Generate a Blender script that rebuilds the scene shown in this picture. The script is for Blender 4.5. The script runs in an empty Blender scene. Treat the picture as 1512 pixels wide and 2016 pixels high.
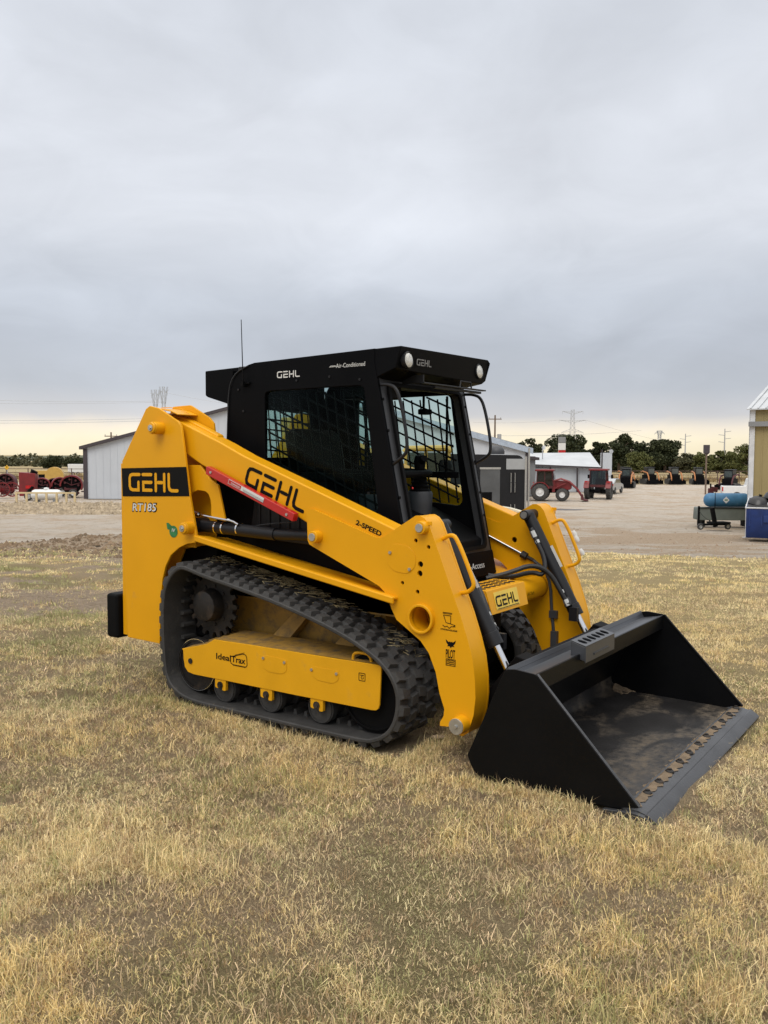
import bpy, math, random
import numpy as np
from math import radians as rad, sin, cos, pi
from mathutils import Vector, Matrix
from mathutils.geometry import tessellate_polygon
rnd = random.Random(7)
C = bpy.context.scene.collection

# ------------------------------------------------------------------ camera
CAM = Vector((3.95, -4.40, 1.485))
def look(yaw, pitch, roll):
    f = Vector((cos(pitch)*cos(yaw), cos(pitch)*sin(yaw), sin(pitch)))
    r = f.cross(Vector((0, 0, 1))).normalized(); u = r.cross(f)
    r2 = r*cos(roll)+u*sin(roll); u2 = u*cos(roll)-r*sin(roll)
    return Matrix((r2, u2, -f)).transposed().to_4x4()
cam = bpy.data.objects.new('camera', bpy.data.cameras.new('camera')); C.objects.link(cam)
cam.matrix_world = Matrix.Translation(CAM) @ look(rad(124.7), rad(-3.65), rad(.2))
cam.data.sensor_fit = 'VERTICAL'; cam.data.sensor_height = 36; cam.data.sensor_width = 27
cam.data.lens = 36*1740/2016
cam.data.clip_start = .05; cam.data.clip_end = 6000
bpy.context.scene.camera = cam
# ------------------------------------------------------------------ light, sky, exposure
FILL_EL, FILL_AZ = rad(50), rad(-75)       # added soft fill from above and behind the camera; the horizon glow lies opposite
w = bpy.data.worlds.new('World'); bpy.context.scene.world = w; w.use_nodes = True
nt = w.node_tree; nt.nodes.clear()
def N(t, nt=nt, **k):
    n = nt.nodes.new(t)
    for a, b in k.items(): setattr(n, a, b)
    return n
out = N('ShaderNodeOutputWorld'); bg = N('ShaderNodeBackground'); nt.links.new(bg.outputs[0], out.inputs[0])
tc = N('ShaderNodeTexCoord'); sep = N('ShaderNodeSeparateXYZ'); nt.links.new(tc.outputs['Generated'], sep.inputs[0])
mp = N('ShaderNodeMapping'); mp.inputs['Scale'].default_value = (1.0, 1.0, 2.2); mp.inputs['Rotation'].default_value = (.25, -.2, .3)
nt.links.new(tc.outputs['Generated'], mp.inputs[0])
n1 = N('ShaderNodeTexNoise'); n1.inputs['Scale'].default_value = 2.1; n1.inputs['Detail'].default_value = 6; n1.inputs['Roughness'].default_value = .5
n1.inputs['Distortion'].default_value = .6
nt.links.new(mp.outputs[0], n1.inputs[0])
n2 = N('ShaderNodeTexNoise'); n2.inputs['Scale'].default_value = 7; n2.inputs['Detail'].default_value = 7; n2.inputs['Roughness'].default_value = .55
n2.inputs['Distortion'].default_value = .8
nt.links.new(mp.outputs[0], n2.inputs[0])
# ragged lower edge of the cloud deck: elevation plus noise
def M(op, a, b, nt=nt):
    n = N('ShaderNodeMath', nt, operation=op)
    for i, v in enumerate((a, b)):
        if isinstance(v, (int, float)): n.inputs[i].default_value = v
        else: nt.links.new(v, n.inputs[i])
    return n.outputs[0]
el = M('ADD', sep.outputs['Z'], M('MULTIPLY', M('SUBTRACT', n2.outputs[0], .5), .028))
ramp = N('ShaderNodeValToRGB'); nt.links.new(el, ramp.inputs[0])
e = ramp.color_ramp.elements
stops = [(0, (.95, .84, .60)), (.018, (1.0, .90, .68)), (.030, (.93, .84, .70)), (.044, (.62, .62, .64)), (.075, (.50, .53, .585)), (.12, (.50, .535, .60)),
         (.17, (.575, .615, .685)), (.25, (.73, .76, .82)), (.34, (.74, .77, .83)), (.47, (.69, .725, .79)), (.60, (1.14, 1.12, 1.10)), (.85, (1.80, 1.75, 1.68)), (1, (1.95, 1.9, 1.82))]
e[0].position = stops[0][0]; e[0].color = (*stops[0][1], 1); e[1].position = 1; e[1].color = (*stops[-1][1], 1)
for p_, c_ in stops[1:-1]:
    k_ = e.new(p_); k_.color = (*c_, 1)
cl = N('ShaderNodeMapRange'); cl.inputs['From Min'].default_value = .3; cl.inputs['From Max'].default_value = .72
cl.inputs['To Min'].default_value = .88; cl.inputs['To Max'].default_value = 1.12
nt.links.new(n1.outputs[0], cl.inputs[0])
cl2 = N('ShaderNodeMapRange'); cl2.inputs['From Min'].default_value = .3; cl2.inputs['From Max'].default_value = .7
cl2.inputs['To Min'].default_value = .955; cl2.inputs['To Max'].default_value = 1.045
nt.links.new(n2.outputs[0], cl2.inputs[0])
mulc = M('MULTIPLY', cl.outputs[0], cl2.outputs[0])
mx = N('ShaderNodeVectorMath', operation='SCALE'); nt.links.new(ramp.outputs[0], mx.inputs[0]); nt.links.new(mulc, mx.inputs['Scale'])
sky = N('ShaderNodeTexSky', sky_type='NISHITA'); sky.sun_disc = False; sky.sun_elevation = FILL_EL; sky.sun_rotation = FILL_AZ
sk = N('ShaderNodeVectorMath', operation='SCALE'); nt.links.new(sky.outputs[0], sk.inputs[0]); sk.inputs['Scale'].default_value = .004
ad = N('ShaderNodeVectorMath', operation='ADD'); nt.links.new(mx.outputs[0], ad.inputs[0]); nt.links.new(sk.outputs[0], ad.inputs[1])
nt.links.new(ad.outputs[0], bg.inputs[0]); bg.inputs[1].default_value = 1.0
sl = bpy.data.lights.new('soft_fill', 'SUN'); sl.energy = 1.35; sl.angle = rad(35); sl.color = (1, .96, .90)
so = bpy.data.objects.new('soft_fill', sl); C.objects.link(so)
so.rotation_euler = Vector((cos(FILL_EL)*cos(FILL_AZ), cos(FILL_EL)*sin(FILL_AZ), sin(FILL_EL))).to_track_quat('Z', 'Y').to_euler()
sc = bpy.context.scene
sc.view_settings.view_transform = 'Standard'; sc.view_settings.look = 'None'; sc.view_settings.exposure = 0; sc.view_settings.gamma = 1
sc.view_settings.use_curve_mapping = False
sc.cycles.max_bounces = 6; sc.cycles.transparent_max_bounces = 16; sc.cycles.use_denoising = True

# ------------------------------------------------------------------ materials
MATS = {}
def pm(name, col, rough=.5, metal=0, var=.12, vs=4., bump=0., bs=60., coat=0., dirt=None, spec=.5, obj=True, det=6, tint=None):
    m = bpy.data.materials.new(name); m.use_nodes = True; t = m.node_tree; p = t.nodes['Principled BSDF']
    L = t.links.new
    co = N('ShaderNodeTexCoord', t)
    no = N('ShaderNodeTexNoise', t); no.inputs['Scale'].default_value = vs; no.inputs['Detail'].default_value = det
    L(co.outputs['Object'], no.inputs[0])
    r = N('ShaderNodeValToRGB', t); L(no.outputs[0], r.inputs[0])
    a, b = r.color_ramp.elements; a.position = .3; b.position = .7
    c2 = tint or [c*(1+var) for c in col]
    a.color = (*[c*(1-var) for c in col], 1); b.color = (*c2, 1)
    last = r.outputs[0]
    p.inputs['Roughness'].default_value = rough
    if dirt:
        dc, amt, ds = dirt
        dn = N('ShaderNodeTexNoise', t); dn.inputs['Scale'].default_value = ds; dn.inputs['Detail'].default_value = 8; dn.inputs['Roughness'].default_value = .65
        L(co.outputs['Object'], dn.inputs[0])
        dr = N('ShaderNodeMapRange', t); dr.inputs['From Min'].default_value = .68-amt*.5; dr.inputs['From Max'].default_value = .92-amt*.5
        dr.inputs['To Max'].default_value = min(1, .5+amt)
        L(dn.outputs[0], dr.inputs[0])
        mi = N('ShaderNodeMix', t, data_type='RGBA'); L(dr.outputs[0], mi.inputs['Factor']); L(last, mi.inputs['A']); mi.inputs['B'].default_value = (*dc, 1)
        last = mi.outputs['Result']
        rr = N('ShaderNodeMapRange', t); L(dr.outputs[0], rr.inputs[0]); rr.inputs['To Min'].default_value = rough; rr.inputs['To Max'].default_value = .9
        L(rr.outputs[0], p.inputs['Roughness'])
    L(last, p.inputs['Base Color'])
    p.inputs['Metallic'].default_value = metal
    p.inputs['Specular IOR Level'].default_value = spec
    if coat: p.inputs['Coat Weight'].default_value = coat; p.inputs['Coat Roughness'].default_value = .12
    if bump:
        bn = N('ShaderNodeTexNoise', t); bn.inputs['Scale'].default_value = bs; bn.inputs['Detail'].default_value = 4
        L(co.outputs['Object'], bn.inputs[0])
        bu = N('ShaderNodeBump', t); bu.inputs['Strength'].default_value = bump; bu.inputs['Distance'].default_value = .01
        L(bn.outputs[0], bu.inputs['Height']); L(bu.outputs[0], p.inputs['Normal'])
    MATS[name] = m; return m
def glass(name, col, gl=.12, rough=.02):
    m = bpy.data.materials.new(name); m.use_nodes = True; t = m.node_tree; t.nodes.clear()
    o = N('ShaderNodeOutputMaterial', t); mix = N('ShaderNodeMixShader', t); a = N('ShaderNodeBsdfTransparent', t); g = N('ShaderNodeBsdfGlossy', t)
    lw = N('ShaderNodeLayerWeight', t); lw.inputs[0].default_value = .35
    mm = N('ShaderNodeMapRange', t); t.links.new(lw.outputs['Fresnel'], mm.inputs[0]); mm.inputs['To Min'].default_value = gl*.35; mm.inputs['To Max'].default_value = min(1, gl*4)
    a.inputs[0].default_value = (*col, 1); g.inputs['Roughness'].default_value = rough
    t.links.new(mm.outputs[0], mix.inputs[0]); t.links.new(a.outputs[0], mix.inputs[1]); t.links.new(g.outputs[0], mix.inputs[2]); t.links.new(mix.outputs[0], o.inputs[0])
    MATS[name] = m; return m
DUST = (.27, .20, .125)
yellow = pm('yellow_paint', (.71, .332, .0035), .42, var=.05, vs=2.2, bump=.035, bs=220, coat=.10, spec=.25, dirt=(DUST, .055, 7))
yellowd = pm('yellow_paint_dusty', (.66, .325, .006), .5, var=.05, vs=6, bump=.05, bs=150, coat=.05, spec=.25, dirt=((.34, .22, .07), .10, 12))
yellowm = pm('yellow_paint_muddy', (.36, .20, .035), .65, var=.15, vs=6, bump=.1, bs=90, dirt=((.13, .095, .055), .45, 16))
post_lit = pm('post_skylit_black', (.030, .031, .034), .42, var=.1, vs=4, spec=.4)  # black posts, base colour lightened for the sky light on their front faces
black = pm('black_paint', (.0040, .0042, .0050), .40, var=.15, vs=5, bump=.03, bs=180, spec=.05)
blackg = pm('black_paint_satin', (.0105, .011, .013), .42, var=.12, vs=4, bump=.02, bs=120, coat=.0, spec=.3)
blackm = pm('black_matte', (.0045, .0045, .0050), .6, var=.2, vs=8, spec=.08)
greyp = pm('dark_grey_plastic', (.045, .047, .053), .5, var=.1, vs=5, bump=.04, bs=300)
rubber = pm('rubber', (.034, .033, .032), .66, var=.25, vs=9, bump=.25, bs=90, dirt=((.10, .09, .075), .22, 14))
rubberd = pm('rubber_dusty', (.042, .041, .040), .75, var=.25, vs=7, bump=.2, bs=70, dirt=((.12, .105, .085), .35, 12))
rustd = pm('greased_steel', (.016, .014, .013), .5, metal=.3, var=.3, vs=8, bump=.2, bs=60, dirt=((.08, .055, .035), .35, 10))
chrome = pm('chrome', (.72, .72, .73), .12, metal=1, var=.03)
steel = pm('zinc_steel', (.50, .50, .48), .35, metal=.8, var=.12, vs=20)
hosem = pm('rubber_hose', (.012, .012, .013), .45, var=.15, vs=30, bump=.1, bs=200)
bucketp = pm('bucket_paint', (.0038, .0040, .0046), .38, var=.2, vs=4, bump=.06, bs=120, spec=.14)
beamm = pm('beam_sky_sheen', (.042, .045, .052), .36, var=.1, vs=4, bump=.04, bs=90, spec=.7)  # black paint lightened so the sky's sheen sits in the base colour
edgem = pm('edge_steel', (.060, .062, .067), .40, metal=.3, var=.2, vs=6, bump=.12, bs=60, dirt=((.16, .125, .09), .12, 9))
decal = pm('decal_black', (.0045, .0045, .0045), .5, var=.05, spec=.12)
decalw = pm('decal_white', (.62, .62, .60), .4, var=.05)
decalg = pm('decal_green', (.02, .16, .05), .4, var=.3, vs=30)
decaly = pm('decal_pale_yellow', (.75, .52, .06), .35, var=.1, vs=12)
redp = pm('red_paint', (.44, .012, .014), .32, var=.08, coat=.3, bump=.02)
mudm = pm('dried_mud', (.155, .112, .070), .9, var=.35, vs=14, bump=.6, bs=50)
lensm = pm('lamp_lens', (.62, .62, .58), .12, var=.25, vs=60, bump=.4, bs=160, coat=1)
tint = glass('green_tinted_glass', (.82, .92, .90), .02)
clear = glass('side_glass', (.70, .80, .80), .004)
dglass = glass('dark_glass', (.16, .22, .22), .12)
def window_glass(name='window_reflective'):
    return pm(name, (.05, .065, .065), .08, var=.3, vs=2, spec=.9)
winr = window_glass()
# bucket floor: worn black paint with dried mud lying in soft edged patches
def bucket_floor():
    m = pm('bucket_floor_worn', (.022, .021, .021), .42, metal=.1, var=.35, vs=5, bump=.15, bs=60)
    t = m.node_tree; p = t.nodes['Principled BSDF']; L = t.links.new
    co = N('ShaderNodeTexCoord', t)
    src = p.inputs['Base Color'].links[0].from_socket
    no = N('ShaderNodeTexNoise', t); no.inputs['Scale'].default_value = 2.3; no.inputs['Detail'].default_value = 8; no.inputs['Distortion'].default_value = 1.1
    mp = N('ShaderNodeMapping', t); mp.inputs['Scale'].default_value = (1.6, .8, 1); mp.inputs['Location'].default_value = (.3, .62, 0)
    L(co.outputs['Object'], mp.inputs[0]); L(mp.outputs[0], no.inputs[0])
    mr = N('ShaderNodeMapRange', t); mr.inputs['From Min'].default_value = .45; mr.inputs['From Max'].default_value = .64; mr.inputs['To Max'].default_value = .70; L(no.outputs[0], mr.inputs[0])
    f2 = N('ShaderNodeTexNoise', t); f2.inputs['Scale'].default_value = 26; f2.inputs['Detail'].default_value = 6; L(co.outputs['Object'], f2.inputs[0])
    mr2 = N('ShaderNodeMapRange', t); mr2.inputs['From Min'].default_value = .3; mr2.inputs['From Max'].default_value = .6; L(f2.outputs[0], mr2.inputs[0])
    mm = N('ShaderNodeMath', t, operation='MULTIPLY'); L(mr.outputs[0], mm.inputs[0]); L(mr2.outputs[0], mm.inputs[1])
    mi = N('ShaderNodeMix', t, data_type='RGBA'); L(mm.outputs[0], mi.inputs['Factor']); L(src, mi.inputs['A']); mi.inputs['B'].default_value = (.125, .096, .064, 1)
    L(mi.outputs['Result'], p.inputs['Base Color'])
    r = N('ShaderNodeMapRange', t); L(mm.outputs[0], r.inputs[0]); r.inputs['To Min'].default_value = .34; r.inputs['To Max'].default_value = .85; L(r.outputs[0], p.inputs['Roughness'])
    return m
bfloor = bucket_floor()

# ------------------------------------------------------------------ mesh helpers
OFF = Vector((0, 0, 0)); MIR = False
def tag(o, label=None, cat=None, group=None, kind=None):
    for k, v in (('label', label), ('category', cat), ('group', group), ('kind', kind)):
        if v: o[k] = v
    return o
class MB:
    def __init__(s): s.v = []; s.f = []; s.m = []; s.mi = 0
    def add(s, vs, fs, mtx=None):
        b = len(s.v)
        s.v += [tuple(mtx @ Vector(p)) if mtx else tuple(p) for p in vs]
        s.f += [tuple(i+b for i in f) for f in fs]; s.m += [s.mi]*len(fs); return s
    def box(s, x0, x1, y0, y1, z0, z1, mtx=None):
        return s.add([(x, y, z) for x in (x0, x1) for y in (y0, y1) for z in (z0, z1)],
                     [(0, 1, 3, 2), (4, 6, 7, 5), (0, 4, 5, 1), (2, 3, 7, 6), (0, 2, 6, 4), (1, 5, 7, 3)], mtx)
    def cyl(s, p0, p1, r0, r1=None, seg=20, cap=True):
        p0, p1 = Vector(p0), Vector(p1); r1 = r0 if r1 is None else r1
        q = (p1-p0).to_track_quat('Z', 'Y'); vs = []
        for p, r in ((p0, r0), (p1, r1)):
            for i in range(seg):
                a = 2*pi*i/seg; vs.append(p+q @ Vector((r*cos(a), r*sin(a), 0)))
        fs = [(i, (i+1) % seg, seg+(i+1) % seg, seg+i) for i in range(seg)]
        if cap: fs += [tuple(range(seg))[::-1], tuple(range(seg, 2*seg))]
        return s.add(vs, fs)
    def ring(s, p0, p1, ro, ri, seg=28):     # hollow pipe
        p0, p1 = Vector(p0), Vector(p1); q = (p1-p0).to_track_quat('Z', 'Y'); vs = []
        for p, r in ((p0, ro), (p1, ro), (p1, ri), (p0, ri)):
            for i in range(seg):
                a = 2*pi*i/seg; vs.append(p+q @ Vector((r*cos(a), r*sin(a), 0)))
        fs = [(k*seg+i, k*seg+(i+1) % seg, ((k+1) % 4)*seg+(i+1) % seg, ((k+1) % 4)*seg+i) for k in range(4) for i in range(seg)]
        return s.add(vs, fs)
    def lathe(s, o, ax, prof, seg=28, cap=True):       # prof: (along axis, radius)
        o = Vector(o); q = Vector(ax).to_track_quat('Z', 'Y'); vs = []
        for h, r in prof:
            for i in range(seg):
                a = 2*pi*i/seg; vs.append(o+q @ Vector((r*cos(a), r*sin(a), h)))
        n = len(prof)
        fs = [(k*seg+i, k*seg+(i+1) % seg, (k+1)*seg+(i+1) % seg, (k+1)*seg+i) for k in range(n-1) for i in range(seg)]
        if cap and prof[0][1] > 0: fs.append(tuple(range(seg))[::-1])
        if cap and prof[-1][1] > 0: fs.append(tuple(range((n-1)*seg, n*seg)))
        return s.add(vs, fs)
    def tube(s, pts, r, seg=8, closed=False, smooth=0):
        pts = [Vector(p) for p in pts]
        for _ in range(smooth):
            q = [pts[0]]
            for a, b in zip(pts, pts[1:]): q += [a*.75+b*.25, a*.25+b*.75]
            q.append(pts[-1]); pts = q
        n = len(pts); vs = []; up = None
        for i, p in enumerate(pts):
            t = (pts[(i+1) % n if closed else min(i+1, n-1)]-pts[i-1 if (i or closed) else 0]).normalized()
            if up is None: up = Vector((0, 0, 1)) if abs(t.z) < .9 else Vector((1, 0, 0))
            a = t.cross(up)
            if a.length < 1e-5: a = t.orthogonal()
            a.normalize(); b = a.cross(t).normalized(); up = b
            rr = r[i] if isinstance(r, (list, tuple)) else r
            for k in range(seg):
                an = 2*pi*k/seg; vs.append(p+a*rr*cos(an)+b*rr*sin(an))
        m = n if closed else n-1
        fs = [(i*seg+k, ((i+1) % n)*seg+k, ((i+1) % n)*seg+(k+1) % seg, i*seg+(k+1) % seg) for i in range(m) for k in range(seg)]
        if not closed: fs += [tuple(range(seg)), tuple(range((n-1)*seg, n*seg))[::-1]]
        return s.add(vs, fs)
    def poly(s, loops, h, mtx):              # loops in a 2-D plane (first = outline, rest = holes), extruded 0..h along mtx z
        loops = [list(l) for l in loops]
        def area(l): return sum(a[0]*b[1]-b[0]*a[1] for a, b in zip(l, l[1:]+l[:1]))
        for i, l in enumerate(loops):
            if (area(l) < 0) == (i == 0): l.reverse()
        vs = [(x, y, 0) for l in loops for x, y in l]; n = len(vs)
        if len(loops) == 1: top = [tuple(range(n))]
        else:
            top = [tuple(t) for t in tessellate_polygon([[Vector((x, y, 0)) for x, y in l] for l in loops])]
            top = [t if (Vector(vs[t[1]])-Vector(vs[t[0]])).cross(Vector(vs[t[2]])-Vector(vs[t[0]])).z > 0 else t[::-1] for t in top]
        fs = [tuple(i+n for i in t) for t in top]+[t[::-1] for t in top]
        b = 0
        for l in loops:
            k = len(l); fs += [(b+i, b+(i+1) % k, n+b+(i+1) % k, n+b+i) for i in range(k)]; b += k
        return s.add(vs+[(x, y, h) for x, y, _ in vs], fs, mtx)
    def xz(s, loops, y0, y1):                # side profile plate between two y's
        if not isinstance(loops[0][0], (list, tuple)): loops = [loops]
        m = Matrix(((1, 0, 0, 0), (0, 0, -1, max(y0, y1)), (0, 1, 0, 0), (0, 0, 0, 1)))
        return s.poly(loops, abs(y1-y0), m)
    def yz(s, loops, x0, x1):
        if not isinstance(loops[0][0], (list, tuple)): loops = [loops]
        m = Matrix(((0, 0, 1, min(x0, x1)), (1, 0, 0, 0), (0, 1, 0, 0), (0, 0, 0, 1)))
        return s.poly(loops, abs(x1-x0), m)
    def build(s, name, mat, parent=None, bevel=0., seg=2, ang=35, flat=False, label=None, kind=None):
        me = bpy.data.meshes.new(name); vs = s.v; fs = s.f
        if MIR: vs = [(x, -y, z) for x, y, z in vs]; fs = [f[::-1] for f in fs]
        me.from_pydata([(x-OFF.x, y-OFF.y, z-OFF.z) for x, y, z in vs], [], fs)
        for m in (mat if isinstance(mat, (list, tuple)) else [mat]): me.materials.append(m)
        if s.m and max(s.m) > 0: me.polygons.foreach_set('material_index', s.m)
        me.update()
        if not flat:
            me.shade_smooth(); me.set_sharp_from_angle(angle=rad(ang))
        o = bpy.data.objects.new(name, me); C.objects.link(o)
        if parent: o.parent = parent
        if bevel:
            b = o.modifiers.new('bevel', 'BEVEL'); b.width = bevel; b.segments = seg; b.limit_method = 'ANGLE'; b.angle_limit = rad(40); b.harden_normals = True
            b.use_clamp_overlap = True
        tag(o, label, kind=kind)
        return o
def empty(name, loc, rz=0):
    o = bpy.data.objects.new(name, None); C.objects.link(o); o.location = loc; o.rotation_euler = (0, 0, rz); o.empty_display_size = .2; return o
def frame(o, u, v):          # plane frame: origin, x direction, y direction -> matrix with z = normal
    u = Vector(u).normalized(); v = Vector(v); n = u.cross(v).normalized(); v = n.cross(u)
    return Matrix(((u.x, v.x, n.x, o[0]), (u.y, v.y, n.y, o[1]), (u.z, v.z, n.z, o[2]), (0, 0, 0, 1)))
def rpoly(pts, r=.02, seg=3, which=None):    # round the corners of a 2-D outline
    o = []; n = len(pts)
    for i, p in enumerate(pts):
        if which is not None and i not in which: o.append(tuple(p)); continue
        p = Vector(p); a = Vector(pts[i-1]); b = Vector(pts[(i+1) % n])
        d = min(r, (a-p).length*.45, (b-p).length*.45); s0 = p+(a-p).normalized()*d; s1 = p+(b-p).normalized()*d
        for k in range(seg+1):
            t = k/seg; q = s0*(1-t)**2+p*2*t*(1-t)+s1*t*t; o.append((q.x, q.y))
    return o
def circ(x, y, r, seg=16): return [(x+r*cos(2*pi*i/seg), y+r*sin(2*pi*i/seg)) for i in range(seg)]
def stroke(pl, w, sx=1, sh=0):           # outline of a thick poly-line with round ends
    P = [Vector((x*sx+sh*y, y)) for x, y in pl]; L = []; R = []; h = w/2; n = len(P)
    for i, p in enumerate(P):
        d0 = (p-P[i-1]).normalized() if i else (P[1]-P[0]).normalized()
        d1 = (P[i+1]-p).normalized() if i < n-1 else d0
        t = (d0+d1).normalized(); nr = Vector((-t.y, t.x)); k = h/max(.5, nr.dot(Vector((-d0.y, d0.x))))
        L.append(p+nr*k); R.append(p-nr*k)
    d = (P[-1]-P[-2]).normalized(); a0 = math.atan2(d.y, d.x)
    e1 = [P[-1]+Vector((cos(a0+pi/2-pi*k/5), sin(a0+pi/2-pi*k/5)))*h for k in range(1, 5)]
    d = (P[0]-P[1]).normalized(); a0 = math.atan2(d.y, d.x)
    e0 = [P[0]+Vector((cos(a0+pi/2-pi*k/5), sin(a0+pi/2-pi*k/5)))*h for k in range(1, 5)]
    return [tuple(q) for q in L+e1+R[::-1]+e0]
LOGO = [(0, [[(.80, .91), (.30, .91), (.15, .86), (.09, .72), (.09, .28), (.15, .14), (.30, .09), (.72, .09), (.72, .50)]]),
        (.98, [[(.06, .91), (.66, .91)], [(.66, .50), (.09, .50), (.09, .09), (.66, .09)]]),
        (1.86, [[(.09, .93), (.09, .07)], [(.24, .5), (.53, .5)], [(.68, .93), (.68, .07)]]),
        (2.76, [[(.09, .93), (.09, .30), (.14, .15), (.28, .09), (.66, .09)]])]
def logo(name, mat, parent, org, u, v, h, width, t=.0015, wgt=.17, label=None):
    sx = width/h/3.45; m = MB(); f = frame(org, u, v)
    for ox, ls in LOGO:
        for l in ls:
            o = stroke([((x+ox), y) for x, y in l], wgt, sx); m.poly([[(x*h, y*h) for x, y in o]], t, f)
    return m.build(name, mat, parent, flat=True, label=label)
def text(name, body, mat, parent, org, u, v, h, width=None, shear=0, t=.0012, bold=0, label=None):
    cu = bpy.data.curves.new(name, 'FONT'); cu.body = body; cu.size = 1; cu.shear = shear; cu.offset = bold; cu.resolution_u = 3
    ob = bpy.data.objects.new(name, cu); C.objects.link(ob)
    me = bpy.data.meshes.new_from_object(ob); C.objects.unlink(ob); bpy.data.objects.remove(ob)
    vs = [x.co.copy() for x in me.vertices]; fs = [tuple(p.vertices) for p in me.polygons]; bpy.data.meshes.remove(me)
    x0 = min(p.x for p in vs); x1 = max(p.x for p in vs); y0 = min(p.y for p in vs); y1 = max(p.y for p in vs)
    ky = h/(y1-y0); kx = width/(x1-x0) if width else ky
    m = MB(); m.add([((p.x-x0)*kx, (p.y-y0)*ky, t) for p in vs], fs, frame(org, u, v)); return m.build(name, mat, parent, flat=True, label=label)
def catmull(P, n=8):
    P = [Vector(p) for p in P]; o = []; k = len(P)
    for i in range(k):
        a, b, c, d = P[i-1], P[i], P[(i+1) % k], P[(i+2) % k]
        for j in range(n):
            t = j/n; o.append(.5*((2*b)+(c-a)*t+(2*a-5*b+4*c-d)*t*t+(3*b-a-3*c+d)*t**3))
    return o
def resample(P, n):
    L = [0]; k = len(P)
    for i in range(k): L.append(L[-1]+(P[(i+1) % k]-P[i]).length)
    o = []; j = 0
    for i in range(n):
        s = L[-1]*i/n
        while L[j+1] < s: j += 1
        t = (s-L[j])/(L[j+1]-L[j]); o.append(P[j]*(1-t)+P[(j+1) % k]*t)
    return o, L[-1]

# ------------------------------------------------------------------ terrain
FH = np.array((-.56928, .82214)); RH = np.array((.82214, .56928)); YAW = math.atan2(RH[1], RH[0])
KX = [-500, 9.5, 14, 22, 32, 72, 100, 250, 700, 5000]; KZ = [0, 0, -.18, -.9, -1.6, -2.2, -1.95, -2.2, -3, -3]
def smn(x, y):
    return (np.sin(x*1.9+y*.7)*np.sin(y*2.3-x*.5+1)+.6*np.sin(x*4.1+1.3*y+2)*np.sin(y*4.7-x*1.1)+.4*np.sin(x*9.3-y*3.)*np.sin(y*8.1+x*2.2+.4))
def Hxy(x, y):
    x = np.asarray(x, float); y = np.asarray(y, float)
    d = (x-CAM.x)*FH[0]+(y-CAM.y)*FH[1]; r = (x-CAM.x)*RH[0]+(y-CAM.y)*RH[1]
    z = np.interp(d, KX, KZ)
    rg = np.clip((d-14.5)/3, 0, 1)*np.clip((36-d)/4, 0, 1)*np.clip((-r-1)/3, 0, 1)
    rough = np.abs(np.sin(x*3.1+y*1.7+np.sin(y*2.3))*np.sin(y*3.9-x*1.3+np.sin(x*1.9)))+.5*np.abs(np.sin(x*7.7-y*4.1)*np.sin(y*8.3+x*3.7))
    return z+rg*.09*(rough-.45)+.016*(smn(x, y)-.5)*np.clip(1-(d-30)/40, 0, 1)+.40*np.exp(-((d-23.5)/2.6)**2)*np.clip((r+10.8)/4.5, 0, 1)*np.clip(-r/2, 0, 1)*(1+.12*smn(x, y))
def S(r, d): return CAM.x+r*RH[0]+d*FH[0], CAM.y+r*RH[1]+d*FH[1]
def site(name, r, d, rz, label, cat, group=None, dz=0):
    x, y = S(r, d); o = empty(name, (x, y, float(np.interp(d, KX, KZ))+dz), YAW+rad(rz)); tag(o, label, cat, group); return o

# ------------------------------------------------------------------ ground
def vnoise(x, y, s, seed):
    rs = np.random.RandomState(seed); g = rs.rand(256, 256); x = x*s+seed*3.7; y = y*s+seed*1.3
    xi = np.floor(x).astype(int); yi = np.floor(y).astype(int); fx = x-xi; fy = y-yi; fx = fx*fx*(3-2*fx); fy = fy*fy*(3-2*fy)
    a = g[xi & 255, yi & 255]; b = g[(xi+1) & 255, yi & 255]; c = g[xi & 255, (yi+1) & 255]; d = g[(xi+1) & 255, (yi+1) & 255]
    return (a*(1-fx)+b*fx)*(1-fy)+(c*(1-fx)+d*fx)*fy
def edge_d(r): return np.interp(r, [-40, -12, -10.7, -8, 0, 3, 5.0, 6.5, 9, 40], [21, 22, 23.5, 25.5, 26, 25, 21.5, 17.5, 15.2, 15])
def grass_w(x, y):       # 1 on the lawn, 0 on the gravel
    r = (x-CAM.x)*RH[0]+(y-CAM.y)*RH[1]; d = (x-CAM.x)*FH[0]+(y-CAM.y)*FH[1]
    return np.clip((edge_d(r)-d+(vnoise(x, y, .8, 5)-.5)*2.5+(vnoise(x, y, 2.6, 6)-.5)*1.2)/1.6, 0, 1)
def gold_w(x, y):
    r = (x-CAM.x)*RH[0]+(y-CAM.y)*RH[1]; d = (x-CAM.x)*FH[0]+(y-CAM.y)*FH[1]
    return np.clip((r+.5)/2.2, 0, 1)*np.clip((d-4.3)/2.2, 0, 1)*np.clip(vnoise(x, y, .55, 71)*1.6+.25, 0, 1)
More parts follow.
